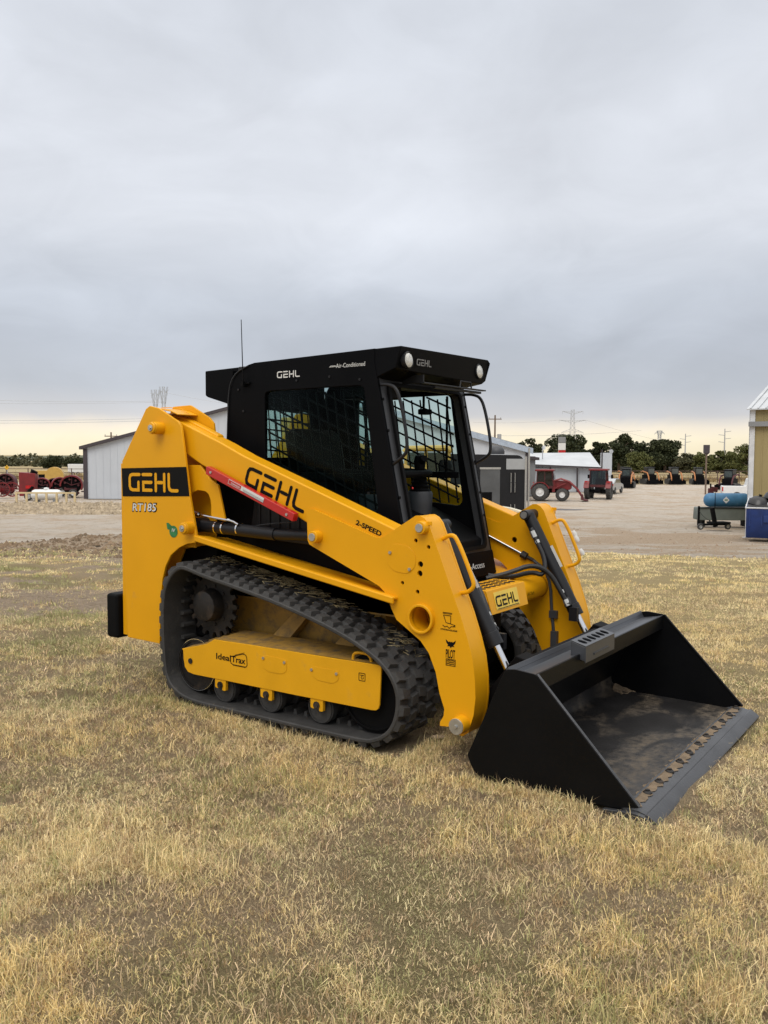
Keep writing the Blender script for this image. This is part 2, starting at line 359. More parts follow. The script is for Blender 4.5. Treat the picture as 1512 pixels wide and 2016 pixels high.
def soil_w(x, y):
    r = (x-CAM.x)*RH[0]+(y-CAM.y)*RH[1]; d = (x-CAM.x)*FH[0]+(y-CAM.y)*FH[1]; nb = vnoise(x, y, 1.3, 8)*.6+vnoise(x, y, 3.1, 18)*.4
    a = np.clip((d-16)/4, 0, 1)*np.clip((28-d)/2, 0, 1)*np.clip((-r-1)/3, 0, 1)*np.clip(nb*2.6-.15, 0, 1)
    b = np.clip(1-np.abs(edge_d(r)-d)/1.5, 0, 1)*(d > 10)*(r > 0)*np.clip(nb*2-.9, 0, 1)
    c = np.clip((vnoise(x, y, 1.1, 41)*.55+vnoise(x, y, 3.3, 42)*.45-.68)*7, 0, 1)*(d < 30)*.45
    e = np.clip((d-16)/4, 0, 1)*np.clip((48-d)/12, 0, 1)*(r > 0)*np.clip((vnoise(x, y, .45, 51)*.6+vnoise(x, y, 1.6, 52)*.4-.42)*5, 0, 1)*.75
    for k, (r0, sl, cv) in enumerate(((1.5, .16, .0), (3.3, .16, .0), (9.5, -.12, .003), (11.3, -.12, .003), (-13, .25, 0), (-14.8, .25, 0))):
        e = np.maximum(e, np.exp(-((r-r0-sl*(d-20)-cv*(d-20)**2)/(.22+.004*d))**2)*(d > 17)*np.clip((90-d)/40, 0, 1)*.75*np.clip(vnoise(x, y, .6, 61)*2.2-.3, 0, 1))
    f = np.clip((d-6.5)/2, 0, 1)*np.clip((19-d)/3, 0, 1)*np.clip((-r-1.2)/1.5, 0, 1)*np.clip((vnoise(x, y, .75, 81)*.6+vnoise(x, y*1.6, 2.4, 82)*.4-.50)*7, 0, 1)*.75
    c = np.maximum(np.maximum(c, e), f)
    return np.clip(a+b+c, 0, 1)
def ground():
    ds = np.concatenate([np.arange(-14, 0, .6), np.arange(0, 16, .11), np.arange(16, 40, .3), np.arange(40, 130, 2.), np.geomspace(130, 5000, 40)])
    rs = np.concatenate([-np.geomspace(9, 3500, 50)[::-1], np.arange(-8.9, 8.9, .14), np.geomspace(9, 3500, 50)])
    D, R_ = np.meshgrid(ds, rs, indexing='ij'); X = CAM.x+R_*RH[0]+D*FH[0]; Y = CAM.y+R_*RH[1]+D*FH[1]; Z = Hxy(X, Y)
    g = grass_w(X, Y)
    Z = Z-np.where((D > 12) & (g < .5), .05, 0)*np.clip((D-12)/3, 0, 1)
    nb = vnoise(X, Y, 1.3, 8); n2 = vnoise(X, Y, .35, 9)
    # disturbed soil along the lawn's edge and bare patches in the lawn
    soil = soil_w(X, Y)
    bank = np.clip(1-np.abs(D-58)/9, 0, 1)*(R_ < -8)*(R_ > -32)*.8
    grn = np.clip((vnoise(X, Y, .9, 11)*.6+vnoise(X, Y, 2.4, 12)*.4-.44)*4.5, 0, 1)
    past = np.clip((D-108)/6, 0, 1)
    nd, nr = D.shape
    me = bpy.data.meshes.new('ground'); co = np.stack([X, Y, Z], -1).reshape(-1, 3)
    i = np.arange((nd-1)*nr).reshape(nd-1, nr)[:, :-1]
    F = np.stack([i, i+1, i+nr+1, i+nr], -1).reshape(-1, 4)
    me.vertices.add(len(co)); me.vertices.foreach_set('co', co.ravel()); me.loops.add(F.size); me.loops.foreach_set('vertex_index', F.ravel().astype(np.int32))
    me.polygons.add(len(F)); me.polygons.foreach_set('loop_start', (np.arange(len(F))*4).astype(np.int32)); me.polygons.foreach_set('loop_total', np.full(len(F), 4, np.int32))
    me.update(calc_edges=True); me.shade_smooth()
    for nm, (a, b, c) in {'zone': (g, np.clip(soil+bank, 0, 1), past), 'tone': (grn, nb, n2)}.items():
        at = me.color_attributes.new(nm, 'FLOAT_COLOR', 'POINT')
        at.data.foreach_set('color', np.stack([a, b, c, gold_w(X, Y)], -1).astype(np.float32).ravel())
    o = bpy.data.objects.new('ground', me); C.objects.link(o); o['kind'] = 'structure'
    m = bpy.data.materials.new('ground'); m.use_nodes = True; t = m.node_tree; p = t.nodes['Principled BSDF']; L = t.links.new
    p.inputs['Roughness'].default_value = .95; p.inputs['Specular IOR Level'].default_value = .15
    tc = N('ShaderNodeTexCoord', t)
    def noise(s, d=6, r=.6, scale=None, dist=0):
        n = N('ShaderNodeTexNoise', t); n.inputs['Scale'].default_value = s; n.inputs['Detail'].default_value = d; n.inputs['Roughness'].default_value = r; n.inputs['Distortion'].default_value = dist
        if scale: mp = N('ShaderNodeMapping', t); mp.inputs['Scale'].default_value = scale; mp.inputs['Rotation'].default_value = (0, 0, YAW); L(tc.outputs['Object'], mp.inputs[0]); L(mp.outputs[0], n.inputs[0])
        else: L(tc.outputs['Object'], n.inputs[0])
        return n.outputs[0]
    def rampc(src, st):
        r = N('ShaderNodeValToRGB', t); L(src, r.inputs[0]); e = r.color_ramp.elements
        e[0].position, e[0].color = st[0][0], (*st[0][1], 1); e[1].position, e[1].color = st[-1][0], (*st[-1][1], 1)
        for a, c in st[1:-1]: k = e.new(a); k.color = (*c, 1)
        return r.outputs[0]
    def mix(f, a, b):
        k = N('ShaderNodeMix', t, data_type='RGBA'); L(f, k.inputs['Factor']); L(a, k.inputs['A']); L(b, k.inputs['B']); return k.outputs['Result']
    def mr(s, a, b, c=0, d=1):
        k = N('ShaderNodeMapRange', t); L(s, k.inputs[0]); 
        for nm_, v in zip(('From Min', 'From Max', 'To Min', 'To Max'), (a, b, c, d)): k.inputs[nm_].default_value = v
        return k.outputs[0]
    z = N('ShaderNodeVertexColor', t, layer_name='zone'); zs = N('ShaderNodeSeparateColor', t); L(z.outputs[0], zs.inputs[0])
    q = N('ShaderNodeVertexColor', t, layer_name='tone'); qs = N('ShaderNodeSeparateColor', t); L(q.outputs[0], qs.inputs[0])
    n_f = noise(120, 8, .78); n_m = noise(13, 9, .75); n_l = noise(1.1, 5, .6)
    thatch = rampc(n_f, [(.28, (.07, .050, .028)), (.42, (.35, .26, .155)), (.58, (.50, .40, .25)), (.78, (.58, .47, .28))])
    thatch2 = rampc(n_f, [(.30, (.10, .068, .042)), (.48, (.37, .27, .175)), (.75, (.50, .41, .27))])
    green = rampc(n_f, [(.3, (.08, .066, .030)), (.48, (.29, .245, .115)), (.72, (.44, .36, .18))])
    lawn = mix(mr(n_m, .42, .62), thatch, thatch2)
    lawn = mix(mr(qs.outputs[0], 0, 1, 0, .75), lawn, green)
    gold = rampc(n_f, [(.28, (.22, .155, .075)), (.46, (.44, .34, .17)), (.75, (.64, .53, .31))])
    lawn = mix(mr(q.outputs['Alpha'], 0, 1, 0, .85), lawn, gold)
    g_f = noise(22, 10, .82); g_l = noise(.42, 7, .66, None, .3); g_m = noise(3.2, 7, .7)
    gravel = rampc(g_f, [(.28, (.35, .305, .25)), (.5, (.50, .445, .38)), (.7, (.58, .53, .465))])
    clay = rampc(g_f, [(.28, (.26, .185, .12)), (.5, (.43, .335, .245)), (.7, (.49, .405, .305))])
    dark = rampc(g_f, [(.3, (.075, .054, .034)), (.46, (.17, .125, .080)), (.60, (.30, .235, .16)), (.75, (.42, .35, .26))])
    lot = mix(mr(g_l, .44, .66), gravel, clay)
    lot = mix(mr(g_m, .52, .70, 0, .7), lot, dark)
    soil = mix(mr(n_m, .30, .50), dark, clay)
    past = rampc(noise(.16, 8, .7, (1, 7, 1)), [(.3, (.20, .15, .085)), (.5, (.34, .27, .15)), (.7, (.42, .36, .22))])
    wv = noise(1.8, 7, .75)
    fac = mr(M('ADD', zs.outputs[0], M('MULTIPLY', M('SUBTRACT', wv, .5, t), 1.3, t), t), .38, .62)
    col = mix(fac, lot, lawn)
    col = mix(mr(M('ADD', zs.outputs[1], M('MULTIPLY', M('SUBTRACT', n_m, .5, t), 1.2, t), t), .32, .6), col, soil)
    col = mix(zs.outputs[2], col, past)
    L(col, p.inputs['Base Color'])
    bu = N('ShaderNodeBump', t); bu.inputs['Strength'].default_value = 1; bu.inputs['Distance'].default_value = .05
    L(M('ADD', n_f, M('MULTIPLY', n_m, 1.6, t), t), bu.inputs['Height']); L(bu.outputs[0], p.inputs['Normal'])
    me.materials.append(m); return o
ground()

def blades(name, P, n_per, hmin, hmax, wid, lean, spread, colf, seed, seg=2, green=None, zo=-.004):
    """dry turf: every centre in P carries a little splayed tuft of bent blades"""
    g = np.random.RandomState(seed); n = len(P); k = n_per; T = n*k
    cx = np.repeat(P[:, 0], k)+g.randn(T)*spread; cy = np.repeat(P[:, 1], k)+g.randn(T)*spread
    ts = np.repeat((.45+.9*g.rand(n)**1.3)*(.55+.95*vnoise(P[:, 0], P[:, 1], 2.3, 91)), k); h = (hmin+(hmax-hmin)*g.rand(T)**1.4)*ts
    az = g.rand(T)*2*pi; le = np.clip(np.abs(g.randn(T))*lean, .03, 1.5); w = wid*(.6+.8*g.rand(T))
    z0 = Hxy(cx, cy)+(zo if zo < 0 else zo*(.3+g.rand(T)))
    dx, dy = np.cos(az), np.sin(az); px, py = -dy, dx
    ta = g.rand(T)*2*pi; px, py = np.cos(ta), np.sin(ta)
    b = np.stack([cx, cy, z0], -1)
    def pt(f, sag):      # along the blade, bending outwards
        a = le*(f**1.25)*(1+sag); return b+np.stack([dx*h*f*np.sin(a), dy*h*f*np.sin(a), h*f*np.cos(np.minimum(a, 1.5))], -1)
    m = pt(.55, .1); e = pt(1., .5); W = np.stack([px*w, py*w, np.zeros(T)], -1)
    V = np.stack([b-W*.5, b+W*.5, m+W*.38, m-W*.38, e], 1).reshape(-1, 3)
    i = np.arange(T)*5
    idx = np.stack([i, i+1, i+2, i+3, i+3, i+2, i+4], -1).astype(np.int32)
    me = bpy.data.meshes.new(name); me.vertices.add(len(V)); me.vertices.foreach_set('co', V.ravel())
    me.loops.add(idx.size); me.loops.foreach_set('vertex_index', idx.ravel()); me.polygons.add(T*2)
    st = np.stack([np.arange(T)*7, np.arange(T)*7+4], -1).ravel().astype(np.int32); tot = np.tile(np.array([4, 3], np.int32), T)
    me.polygons.foreach_set('loop_start', st); me.polygons.foreach_set('loop_total', tot); me.update(calc_edges=True)
    col = colf(P, g); col = np.repeat(col, k, 0)*(.72+.56*g.rand(T, 1)); gsel = g.rand(T) < .06; col[gsel] = col[gsel]*.3+np.array((.45, .38, .22))*.8
    ca = np.ones((T, 5, 4), np.float32); ca[:, :, :3] = col[:, None, :]
    ca = me.color_attributes.new('col', 'FLOAT_COLOR', 'POINT') if False else (me.color_attributes.new('col', 'FLOAT_COLOR', 'POINT'), ca)
    ca[0].data.foreach_set('color', ca[1].ravel())
    o = bpy.data.objects.new(name, me); C.objects.link(o); o['kind'] = 'stuff'; me.materials.append(GRASS); return o
GRASS = bpy.data.materials.new('dry_grass'); GRASS.use_nodes = True
t_ = GRASS.node_tree; p_ = t_.nodes['Principled BSDF']; vc = N('ShaderNodeVertexColor', t_, layer_name='col'); t_.links.new(vc.outputs[0], p_.inputs['Base Color'])
p_.inputs['Roughness'].default_value = .65; p_.inputs['Specular IOR Level'].default_value = .25
tr_ = N('ShaderNodeBsdfTranslucent', t_); ms_ = N('ShaderNodeMixShader', t_); ms_.inputs[0].default_value = .28
t_.links.new(vc.outputs[0], tr_.inputs[0]); t_.links.new(p_.outputs[0], ms_.inputs[1]); t_.links.new(tr_.outputs[0], ms_.inputs[2])
t_.links.new(ms_.outputs[0], t_.nodes['Material Output'].inputs[0])
def tuft_cols(P, g):
    x, y = P[:, 0], P[:, 1]; gr = np.clip((vnoise(x, y, .9, 11)*.6+vnoise(x, y, 2.4, 12)*.4-.44)*4.5, 0, 1); j = g.rand(len(P))
    straw = np.array((.88, .685, .32)); pale = np.array((.90, .77, .46)); brown = np.array((.45, .31, .17)); green = np.array((.27, .305, .11)); go = gold_w(x, y)
    a = vnoise(x, y, 1.7, 21)[:, None]; c = straw*(1-a)+pale*a
    k = (g.rand(len(P)) < .24*(1-.7*go))[:, None]; c = np.where(k, brown, c)
    dd = (x-CAM.x)*FH[0]+(y-CAM.y)*FH[1]; gr = gr*np.clip((dd-1.9)/1.8, .35, 1); gm = (g.rand(len(P)) < (.17+.72*gr)*(1-.85*go))[:, None]; return np.where(gm, green*(.7+.5*j[:, None])*.7+c*.3, c)
def scatter(d0, d1, dens, seed, clump=1., xmul=1.):
    g = np.random.RandomState(seed); w0 = .72; n = int(dens*(w0*(d1*d1-d0*d0))*xmul)
    d = np.sqrt(d0*d0+(d1*d1-d0*d0)*g.rand(n)); r = (g.rand(n)*2-1)*d*w0*xmul
    x, y = CAM.x+r*RH[0]+d*FH[0], CAM.y+r*RH[1]+d*FH[1]
    den = vnoise(x, y, 2.1, 31)*.5+vnoise(x, y, 5.5, 32)*.5
    keep = (g.rand(n) < np.clip((den-.5)*4.6*clump+.56, .06, 1)) & (grass_w(x, y) > .35+.3*g.rand(n)) & (soil_w(x, y) < .25+.6*g.rand(n))
    for (a, b, c, e) in ((-.12, 1.58, -.86, -.46), (-.12, 1.58, .46, .86), (1.98, 2.94, -.97, .97)): keep &= ~((x > a) & (x < b) & (y > c) & (y < e))
    return np.stack([x, y], -1)[keep]
def litter_cols(P, g): c = tuft_cols(P, g); j = (g.rand(len(P)) < .45)[:, None]; return np.where(j, np.array((.56, .42, .26))*(.5+1.0*g.rand(len(P), 1)), c*.85)
blades('lawn_grass', scatter(.8, 3.3, 1700, 1), 20, .012, .082, .0024, 1.15, .015, tuft_cols, 2)
blades('lawn_grass', scatter(3.3, 5.2, 900, 21), 18, .012, .070, .0030, 1.2, .017, tuft_cols, 22)
blades('lawn_grass', scatter(5.2, 8.5, 420, 3), 15, .015, .062, .0042, 1.2, .020, tuft_cols, 4)
blades('lawn_grass', scatter(8.5, 14, 170, 5, xmul=1.1), 13, .018, .060, .007, 1.1, .04, tuft_cols, 6)
blades('lawn_grass', scatter(14, 29, 50, 7, xmul=1.1), 11, .02, .065, .014, 1.1, .09, tuft_cols, 8)
def fringe(n, seed):      # turf standing up against the track and the bucket
    g = np.random.RandomState(seed); a = np.stack([-.2+1.85*g.rand(n), -.855-.10*g.rand(n)**1.5], -1); b = np.stack([1.6+.12*g.rand(n), -.9+.5*g.rand(n)], -1)[:n//4]; c = np.stack([1.95+.65*g.rand(n), -.915-.07*g.rand(n)], -1)[:n//3]
    d = np.stack([2.93+.07*g.rand(n), -.5+1.5*g.rand(n)], -1)[:n//10]; return np.concatenate([a, b, c, d])
blades('lawn_grass', fringe(1500, 41), 10, .010, .055, .0032, .8, .012, tuft_cols, 42)
# short thatch lying flat between the tufts
blades('grass_thatch', scatter(.8, 3.3, 3000, 11, .15), 9, .015, .055, .0024, 3.0, .03, litter_cols, 12, zo=.009)
blades('grass_thatch', scatter(3.3, 5.2, 1500, 31, .15), 9, .015, .055, .0032, 3.0, .03, litter_cols, 32, zo=.010)
blades('grass_thatch', scatter(5.2, 10, 520, 13, .15), 8, .02, .06, .0046, 3.0, .04, litter_cols, 14, zo=.012)

# ------------------------------------------------------------------ the loader
OFF = Vector((1.2, 0, 0)); LOADER = empty('compact_track_loader', OFF)
tag(LOADER, 'yellow and black compact track loader with black bucket lowered on the dry grass', 'track loader')
# chassis
m = MB(); m.box(-.52, .06, -.575, .575, .36, 1.42); m.xz([(-.1, .62), (1.40, .62), (1.36, .98), (.9, 1.20), (.1, 1.42), (-.1, 1.42)], -.50, .50)
body = m.build('body', blackm, LOADER, .01)
m = MB(); m.xz([(-.2, .24), (1.15, .24), (1.20, .34), (1.25, .78), (-.2, .94)], -.455, .455)
hull = m.build('lower_hull', yellowm, LOADER, .01)
m = MB()
m.xz([(1.42, .22), (1.60, .22), (1.66, .34), (1.66, .62), (1.60, .70), (1.42, .70)], -.30, -.265)
m.build('front_frame', yellowd, LOADER, .006)
m = MB(); m.xz([(1.15, .20), (1.45, .22), (1.50, .34), (1.50, .72), (1.20, .77)], -.26, .40); m.build('front_cavity_shade', blackm, LOADER, .006)  # black block painted in as the shade of the cavity under the step
for y in (-.60, -.20, .25):
    pass
m = MB(); m.box(-.72, -.61, -.79, .79, .315, .60); m.build('rear_bumper', blackm, LOADER, .02)
m = MB(); m.xz([(-.61, .55), (-.525, .50), (-.525, 1.36), (-.56, 1.40)], -.56, .56); m.build('rear_door', blackg, LOADER, .012)
# louvred engine side screens and plumbing seen under the lift arm
for s in (-1, 1):
    MIR = s > 0
    m = MB(); m.xz([(.31, 1.0), (.95, .97), (.95, 1.06), (.36, 1.29)], -.545, -.515)
    for k in range(7): m.box(.38+k*.075, .40+k*.075, -.553, -.544, 1.0, 1.25-k*.03)
    m.build('side_screen', blackg, LOADER, .004)
    # towers: outer plate, inner plate, brand band
    tw = [(-.300, 1.782), (-.218, 1.765), (-.055, 1.685), (-.028, 1.655), (.005, 1.472), (.041, 1.242), (.102, .975), (.083, .968), (.014, .957), (-.057, .929), (-.127, .881), (-.175, .811),
          (-.205, .727), (-.22, .62), (-.238, .326), (-.537, .331), (-.565, 1.444), (-.335, 1.765)]
    m = MB(); m.xz(tw, -.77, -.752); tower = m.build('tower', yellow, LOADER, .004, label='yellow rear tower plate with black brand band' if s < 0 else None)
    m = MB(); m.xz([(-.42, .5), (-.55, 1.44), (-.29, 1.785), (-.14, 1.79), (-.12, 1.782), (.025, 1.71), (.062, 1.675), (.07, 1.62), (.07, .95), (-.2, .9)], -.592, -.577)
    m.box(-.60, -.56, -.751, -.593, .34, 1.43); m.box(-.53, -.24, -.751, -.593, .331, .345)
    m.tube([(-.31, -.67, 1.775), (-.23, -.67, 1.775), (-.14, -.665, 1.765), (-.08, -.66, 1.735)], .003, 4)
    m.build('inner_plate', yellow, tower, .003)
    m = MB(); m.xz([(-.31, 1.772), (-.22, 1.764), (-.14, 1.752), (-.07, 1.728), (-.072, 1.722), (-.142, 1.745), (-.22, 1.757), (-.31, 1.765)], -.750, -.594); m.build('cross_plate', yellow, tower, .002)
    # upright behind the tower with the cylinder's window
    hole = [(-.06, 1.00), (-.075, 1.10), (-.06, 1.19), (.0, 1.262), (.05, 1.276), (.11, 1.270), (.150, 1.225), (.156, 1.17), (.162, 1.02), (.12, 1.0)]
    m = MB(); m.xz([(-.10, .93), (-.10, 1.425), (.07, 1.425), (.150, 1.342), (.215, 1.31), (.272, 1.10), (.155, 1.112), (.156, 1.19), (.150, 1.225), (.135, 1.255), (.11, 1.270), (.05, 1.276), (.0, 1.262), (-.04, 1.22), (-.06, 1.19), (-.075, 1.10), (-.06, 1.04), (-.03, 1.005), (.02, .985), (.02, .93)], -.71, -.695); m.build('upright', yellow, tower, .003)
    for (x, z, yy) in ((-.20, 1.645, .85), (.045, 1.055, .835)):
        m = MB(); m.cyl((x, -.751, z), (x, -yy+.012, z), .037, seg=24); m.cyl((x, -yy+.011, z), (x, -yy, z), .034, .030, 24); b = m.build('pivot_boss', yellow, tower, .003)
        m = MB(); m.cyl((x, -yy+.001, z), (x, -yy-.006, z), .019, seg=20); m.cyl((x, -yy-.006, z), (x, -yy-.012, z), .011, seg=6); m.build('pivot_pin', steel, tower, .001)
    # fender rail over the track
    prof = lambda x: .976-(x-.115)*.1657
    m = MB(); xa, xb = .085, 1.50
    for y0, y1, a0, a1, c0, c1 in ((-.785, -.765, -.002, .034, -.002, .034), (-.765, -.50, .018, .034, -.018, -.002)):
        v = []
        for x in (xa, xb):
            zz = prof(x); v += [(x, y0, zz+a0), (x, y0, zz+a1), (x, y1, zz+c0), (x, y1, zz+c1)]
        m.add(v, [(0, 1, 3, 2), (4, 6, 7, 5), (0, 4, 5, 1), (2, 3, 7, 6), (0, 2, 6, 4), (1, 5, 7, 3)])
    m.build('fender_rail', yellow, LOADER, .007, 3)
    m = MB(); v = []
    for x in (-.18, 1.5): v += [(x, -.50, prof(x)-.02), (x, -.46, prof(x)-.02), (x, -.50, .62), (x, -.46, .62)]
    m.add(v, [(0, 1, 3, 2), (4, 6, 7, 5), (0, 4, 5, 1), (2, 3, 7, 6), (0, 2, 6, 4), (1, 5, 7, 3)]); m.build('inner_fender', yellowm, LOADER)
MIR = False
logo_w = .44
m = MB(); m.xz([(-.5655, 1.400), (.0165, 1.415), (.0405, 1.242), (-.561, 1.224)], -.7725, -.7705)
tower0 = [o for o in LOADER.children if o.name.startswith('tower')][0]
m.build('brand_band', decal, tower0, flat=True)
logo('logo_lettering', yellow, tower0, (-.500, -.7727, 1.257), (1, 0, .008), (0, 0, 1), .116, .445, .002, label='yellow block lettering GEHL')
text('model_lettering', 'RT185', decal, tower0, (-.474, -.7705, 1.130), (1, 0, .02), (0, 0, 1), .060, .232, .12, .001, .035)
text('model_lettering', 'RT185', decalw, tower0, (-.468, -.7718, 1.136), (1, 0, .02), (0, 0, 1), .048, .218, .12, .001, .012, label='white model lettering RT185')
m = MB(); f = frame((-.10, -.7705, 1.025), (1, 0, 0), (0, 0, 1)); m.poly([circ(0, 0, .036, 20)], .0012, f)
m.poly([[(-.060, .050), (-.045, .052), (-.02, .036), (-.005, .030), (-.034, .010), (-.052, .012), (-.058, .03)]], .0015, f); m.build('leaf_sticker', decalg, tower0, flat=True, label='green leaf sticker reading IV')
text('sticker_lettering', 'IV', decalw, tower0, (-.113, -.7722, 1.022), (1, 0, 0), (0, 0, 1), .022, .030, .1, .0008, .01)

# lift arms
GP = [(.91, 1.134), (.914, 1.029), (.925, 1.008), (.949, .997), (1.384, .822), (1.434, .780), (1.461, .713), (1.492, .66), (1.566, .614), (1.637, .569), (1.685, .514), (1.725, .426), (1.748, .323),
      (1.776, .25), (1.772, .215), (1.752, .182), (1.752, .162), (1.815, .168), (1.845, .142), (1.878, .132), (1.911, .157), (1.939, .248), (1.948, .33), (1.944, .418), (1.930, .514), (1.902, .609),
      (1.862, .720), (1.802, .860), (1.700, 1.105), (1.680, 1.152), (1.657, 1.178), (1.630, 1.191), (1.603, 1.190), (1.487, 1.120), (1.413, 1.076), (1.394, 1.068), (1.362, 1.069), (.950, 1.199), (.922, 1.197), (.905, 1.181)]
holes = [(1.605, 1.067, .0105), (1.679, 1.039, .0105), (1.633, .951, .0155), (1.630, .905, .0155), (1.527, .850, .010), (1.617, .813, .011)]
for s in (-1, 1):
    MIR = s > 0
    m = MB(); m.xz([(-.33, 1.72), (-.30, 1.745), (-.099, 1.688), (.256, 1.555), (.432, 1.481), (.937, 1.305), (1.50, 1.105), (1.50, 1.0), (.893, 1.120), (.788, 1.168), (.092, 1.424), (-.043, 1.491), (-.30, 1.58)], -.720, -.601)
    m.xz([(-.28, 1.70), (-.24, 1.738), (-.099, 1.702), (.16, 1.603), (.16, 1.56), (-.1, 1.60)], -.655, -.599)
    arm = m.build('lift_arm', yellow, LOADER, .010, 3)
    m = MB(); tc_ = circ(1.645, .683, .060, 28)
    m.xz([GP, tc_]+[circ(x, z, r, 12) for x, z, r in holes], -.737, -.722)
    inn = [(x, z) for x, z in GP]
    if s > 0: inn = inn[:5]+[(1.434, .78), (1.46, .70), (1.48, .62), (1.51, .55), (1.565, .495), (1.625, .41), (1.665, .32), (1.70, .25)]+inn[14:]
    m.xz([inn, tc_]+([circ(1.483, .962, .018, 14)]), -.612, -.597)
    n = len(GP); vs = []; P2 = [Vector(p) for p in GP]; ins = []     # rim strip closing the box between both plates
    sgn = 1 if sum(a.x*b.y-b.x*a.y for a, b in zip(P2, P2[1:]+P2[:1])) > 0 else -1
    for i, p in enumerate(P2):
        d = (P2[(i+1) % n]-P2[i-1]).normalized(); ins.append(Vector((-d.y, d.x))*sgn)
    for k_ in (.0015, .013):
        for p, q in zip(P2, ins): e_ = p+q*k_; vs += [(e_.x, -.731, e_.y), (e_.x, -.603, e_.y)]
    fs = []
    for i in range(n):
        j = (i+1) % n; a, b, c, d = 2*i, 2*i+1, 2*j+1, 2*j; e = 2*n
        fs += [(a, b, c, d), (e+a, e+d, e+c, e+b)]
    rim = MB(); rim.add(vs, fs); rim.build('rim_plate', yellow, arm, ang=40)
    m.build('arm_box', yellow, arm, .003, ang=40)
    m = MB(); m.box(1.50, 1.70, -.719, -.615, .80, 1.08); m.build('hole_shade', blackm, arm)  # black block inside the arm, painting the shade seen in the holes
    m = MB(); m.ring((1.645, -.597, .683), (1.645, -.762, .683), .074, .060); m.build('tube_collar', yellow, arm, .004, 3)
    # pins and bosses
    for (x, z, r, yy) in ((1.649, 1.134, .034, .775), (.985, 1.053, .034, .785), (1.878, .196, .044, .795)):
        m = MB(); m.cyl((x, -.735, z), (x, -yy, z), r, r*.93, 26)
        if r < .04: m.box(x+.018, x+.052, -.742, -.7375, z+.012, z+.032) if z > 1.1 else None
        m.build('pin_boss', yellow, arm, .003)
        m = MB(); m.cyl((x, -yy, z), (x, -yy-.006, z), r*.62 if r < .04 else .039, seg=24)
        if r > .04: m.cyl((x, -yy-.006, z), (x, -yy-.014, z), .010, seg=6)
        m.build('pin', steel, arm, .001)
    if s > 0: m = MB(); m.tube([(.80, -.80, 1.17), (1.15, -.80, 1.157), (1.42, -.80, 1.128), (1.56, -.79, 1.07)], .016, 8, smooth=1); m.build('service_pipe', pm('cream_pipe', (.62, .60, .48), .4), arm)
    # grab handle on the front edge
    m = MB(); m.tube([(1.712, -.655, 1.075), (1.760, -.66, 1.100), (1.795, -.66, 1.085), (1.890, -.66, .880), (1.890, -.66, .850), (1.862, -.66, .825), (1.818, -.655, .815)], .0105, 10, smooth=2); m.build('grab_handle', yellow, arm)
    # rounded inspection cover with two bolts
    cv = rpoly([(1.475, 1.045), (1.560, 1.040), (1.605, 1.000), (1.605, .935), (1.560, .897), (1.475, .905), (1.437, .940), (1.437, 1.010)], .05, 4)
    m = MB(); m.xz(cv, -.7395, -.7375); m.build('inspection_cover', yellow, arm, .001)
    for x, z in ((1.455, .998), (1.572, .922)):
        m = MB(); m.cyl((x, -.7395, z), (x, -.747, z), .0085, seg=6); m.build('bolt', steel, arm)
    # safety strut hung under the arm
    m = MB(); m.xz([(.185, 1.420), (.20, 1.418), (.853, 1.171), (.838, 1.128), (.180, 1.374)], -.775, -.735); st = m.build('safety_strut', redp, LOADER, .004)
    if s < 0:
        m = MB(); u = Vector((.653, 0, -.247)).normalized(); m.poly([[(0, 0), (.285, 0), (.285, .026), (0, .026)]], .0012, frame((.362, -.7765, 1.325), u, (0, 0, 1))); m.build('warning_label', decalw, st, flat=True)
        m = MB(); m.poly([[(0, 0), (.100, 0), (.100, .021), (0, .021)]], .001, frame((.366, -.7778, 1.3265), u, (0, 0, 1))); m.build('warning_label', redp, st, flat=True)
        text('warning_lettering', 'DANGER', decalw, st, (.388, -.7789, 1.322), u, (0, 0, 1), .011, .072, 0, .0004, .01)
        for k in range(3): 
            m = MB(); m.poly([[(0, 0), (.165, 0), (.165, .0016), (0, .0016)]], .0006, frame((.478, -.7778, 1.2880-.006*k+.004), u, (0, 0, 1))); m.build('warning_lettering', greyp, st, flat=True)
    for x, z in ((.225, 1.385), (.80, 1.165)):
        m = MB(); m.cyl((x, -.775, z), (x, -.781, z), .008, seg=8); m.build('rivet', steel, st)
    # lift cylinder
    m = MB(); m.cyl((.0, -.66, 1.062), (.62, -.66, 1.040), .036, seg=24); m.cyl((.0, -.72, 1.062), (.0, -.60, 1.062), .045); cy = m.build('lift_cylinder', blackg, LOADER, .002)
    m = MB(); m.cyl((.62, -.66, 1.040), (.985, -.66, 1.050), .030); m.cyl((.985, -.70, 1.05), (.985, -.61, 1.05), .04); m.build('cylinder_rod', blackg, cy)
    for x in (.155, .215, .335):
        m = MB(); m.ring((x, -.66, 1.0565), (x+.010, -.66, 1.056), .040, .036, 20); m.build('clamp', chrome, cy)
    m = MB(); m.tube([(.03, -.715, 1.135), (.12, -.715, 1.125), (.24, -.708, 1.112), (.32, -.700, 1.105), (.355, -.69, 1.085)], .0075, 8, smooth=1); m.cyl((.02, -.715, 1.137), (.06, -.715, 1.132), .014, seg=8); m.build('oil_pipe', chrome, cy)
    m = MB(); m.tube([(.47, -.665, 1.082), (.60, -.66, 1.10), (.78, -.655, 1.118)], .003, 6); m.build('wire', hosem, cy)
    # bent tie on the front inside of the arm: tilt cylinder, rod, hose
    p0, p1 = Vector((1.615, -.515, 1.130)), Vector((2.003, -.515, .435)); d = (p1-p0).normalized()
    m = MB(); m.cyl(p0, p0+d*.66, .037, seg=24); m.cyl(p0+d*.60, p0+d*.67, .041, seg=24); m.cyl((1.615, -.60, 1.13), (1.615, -.455, 1.13), .030, seg=20); tcy = m.build('tilt_cylinder', blackg, LOADER, .003)
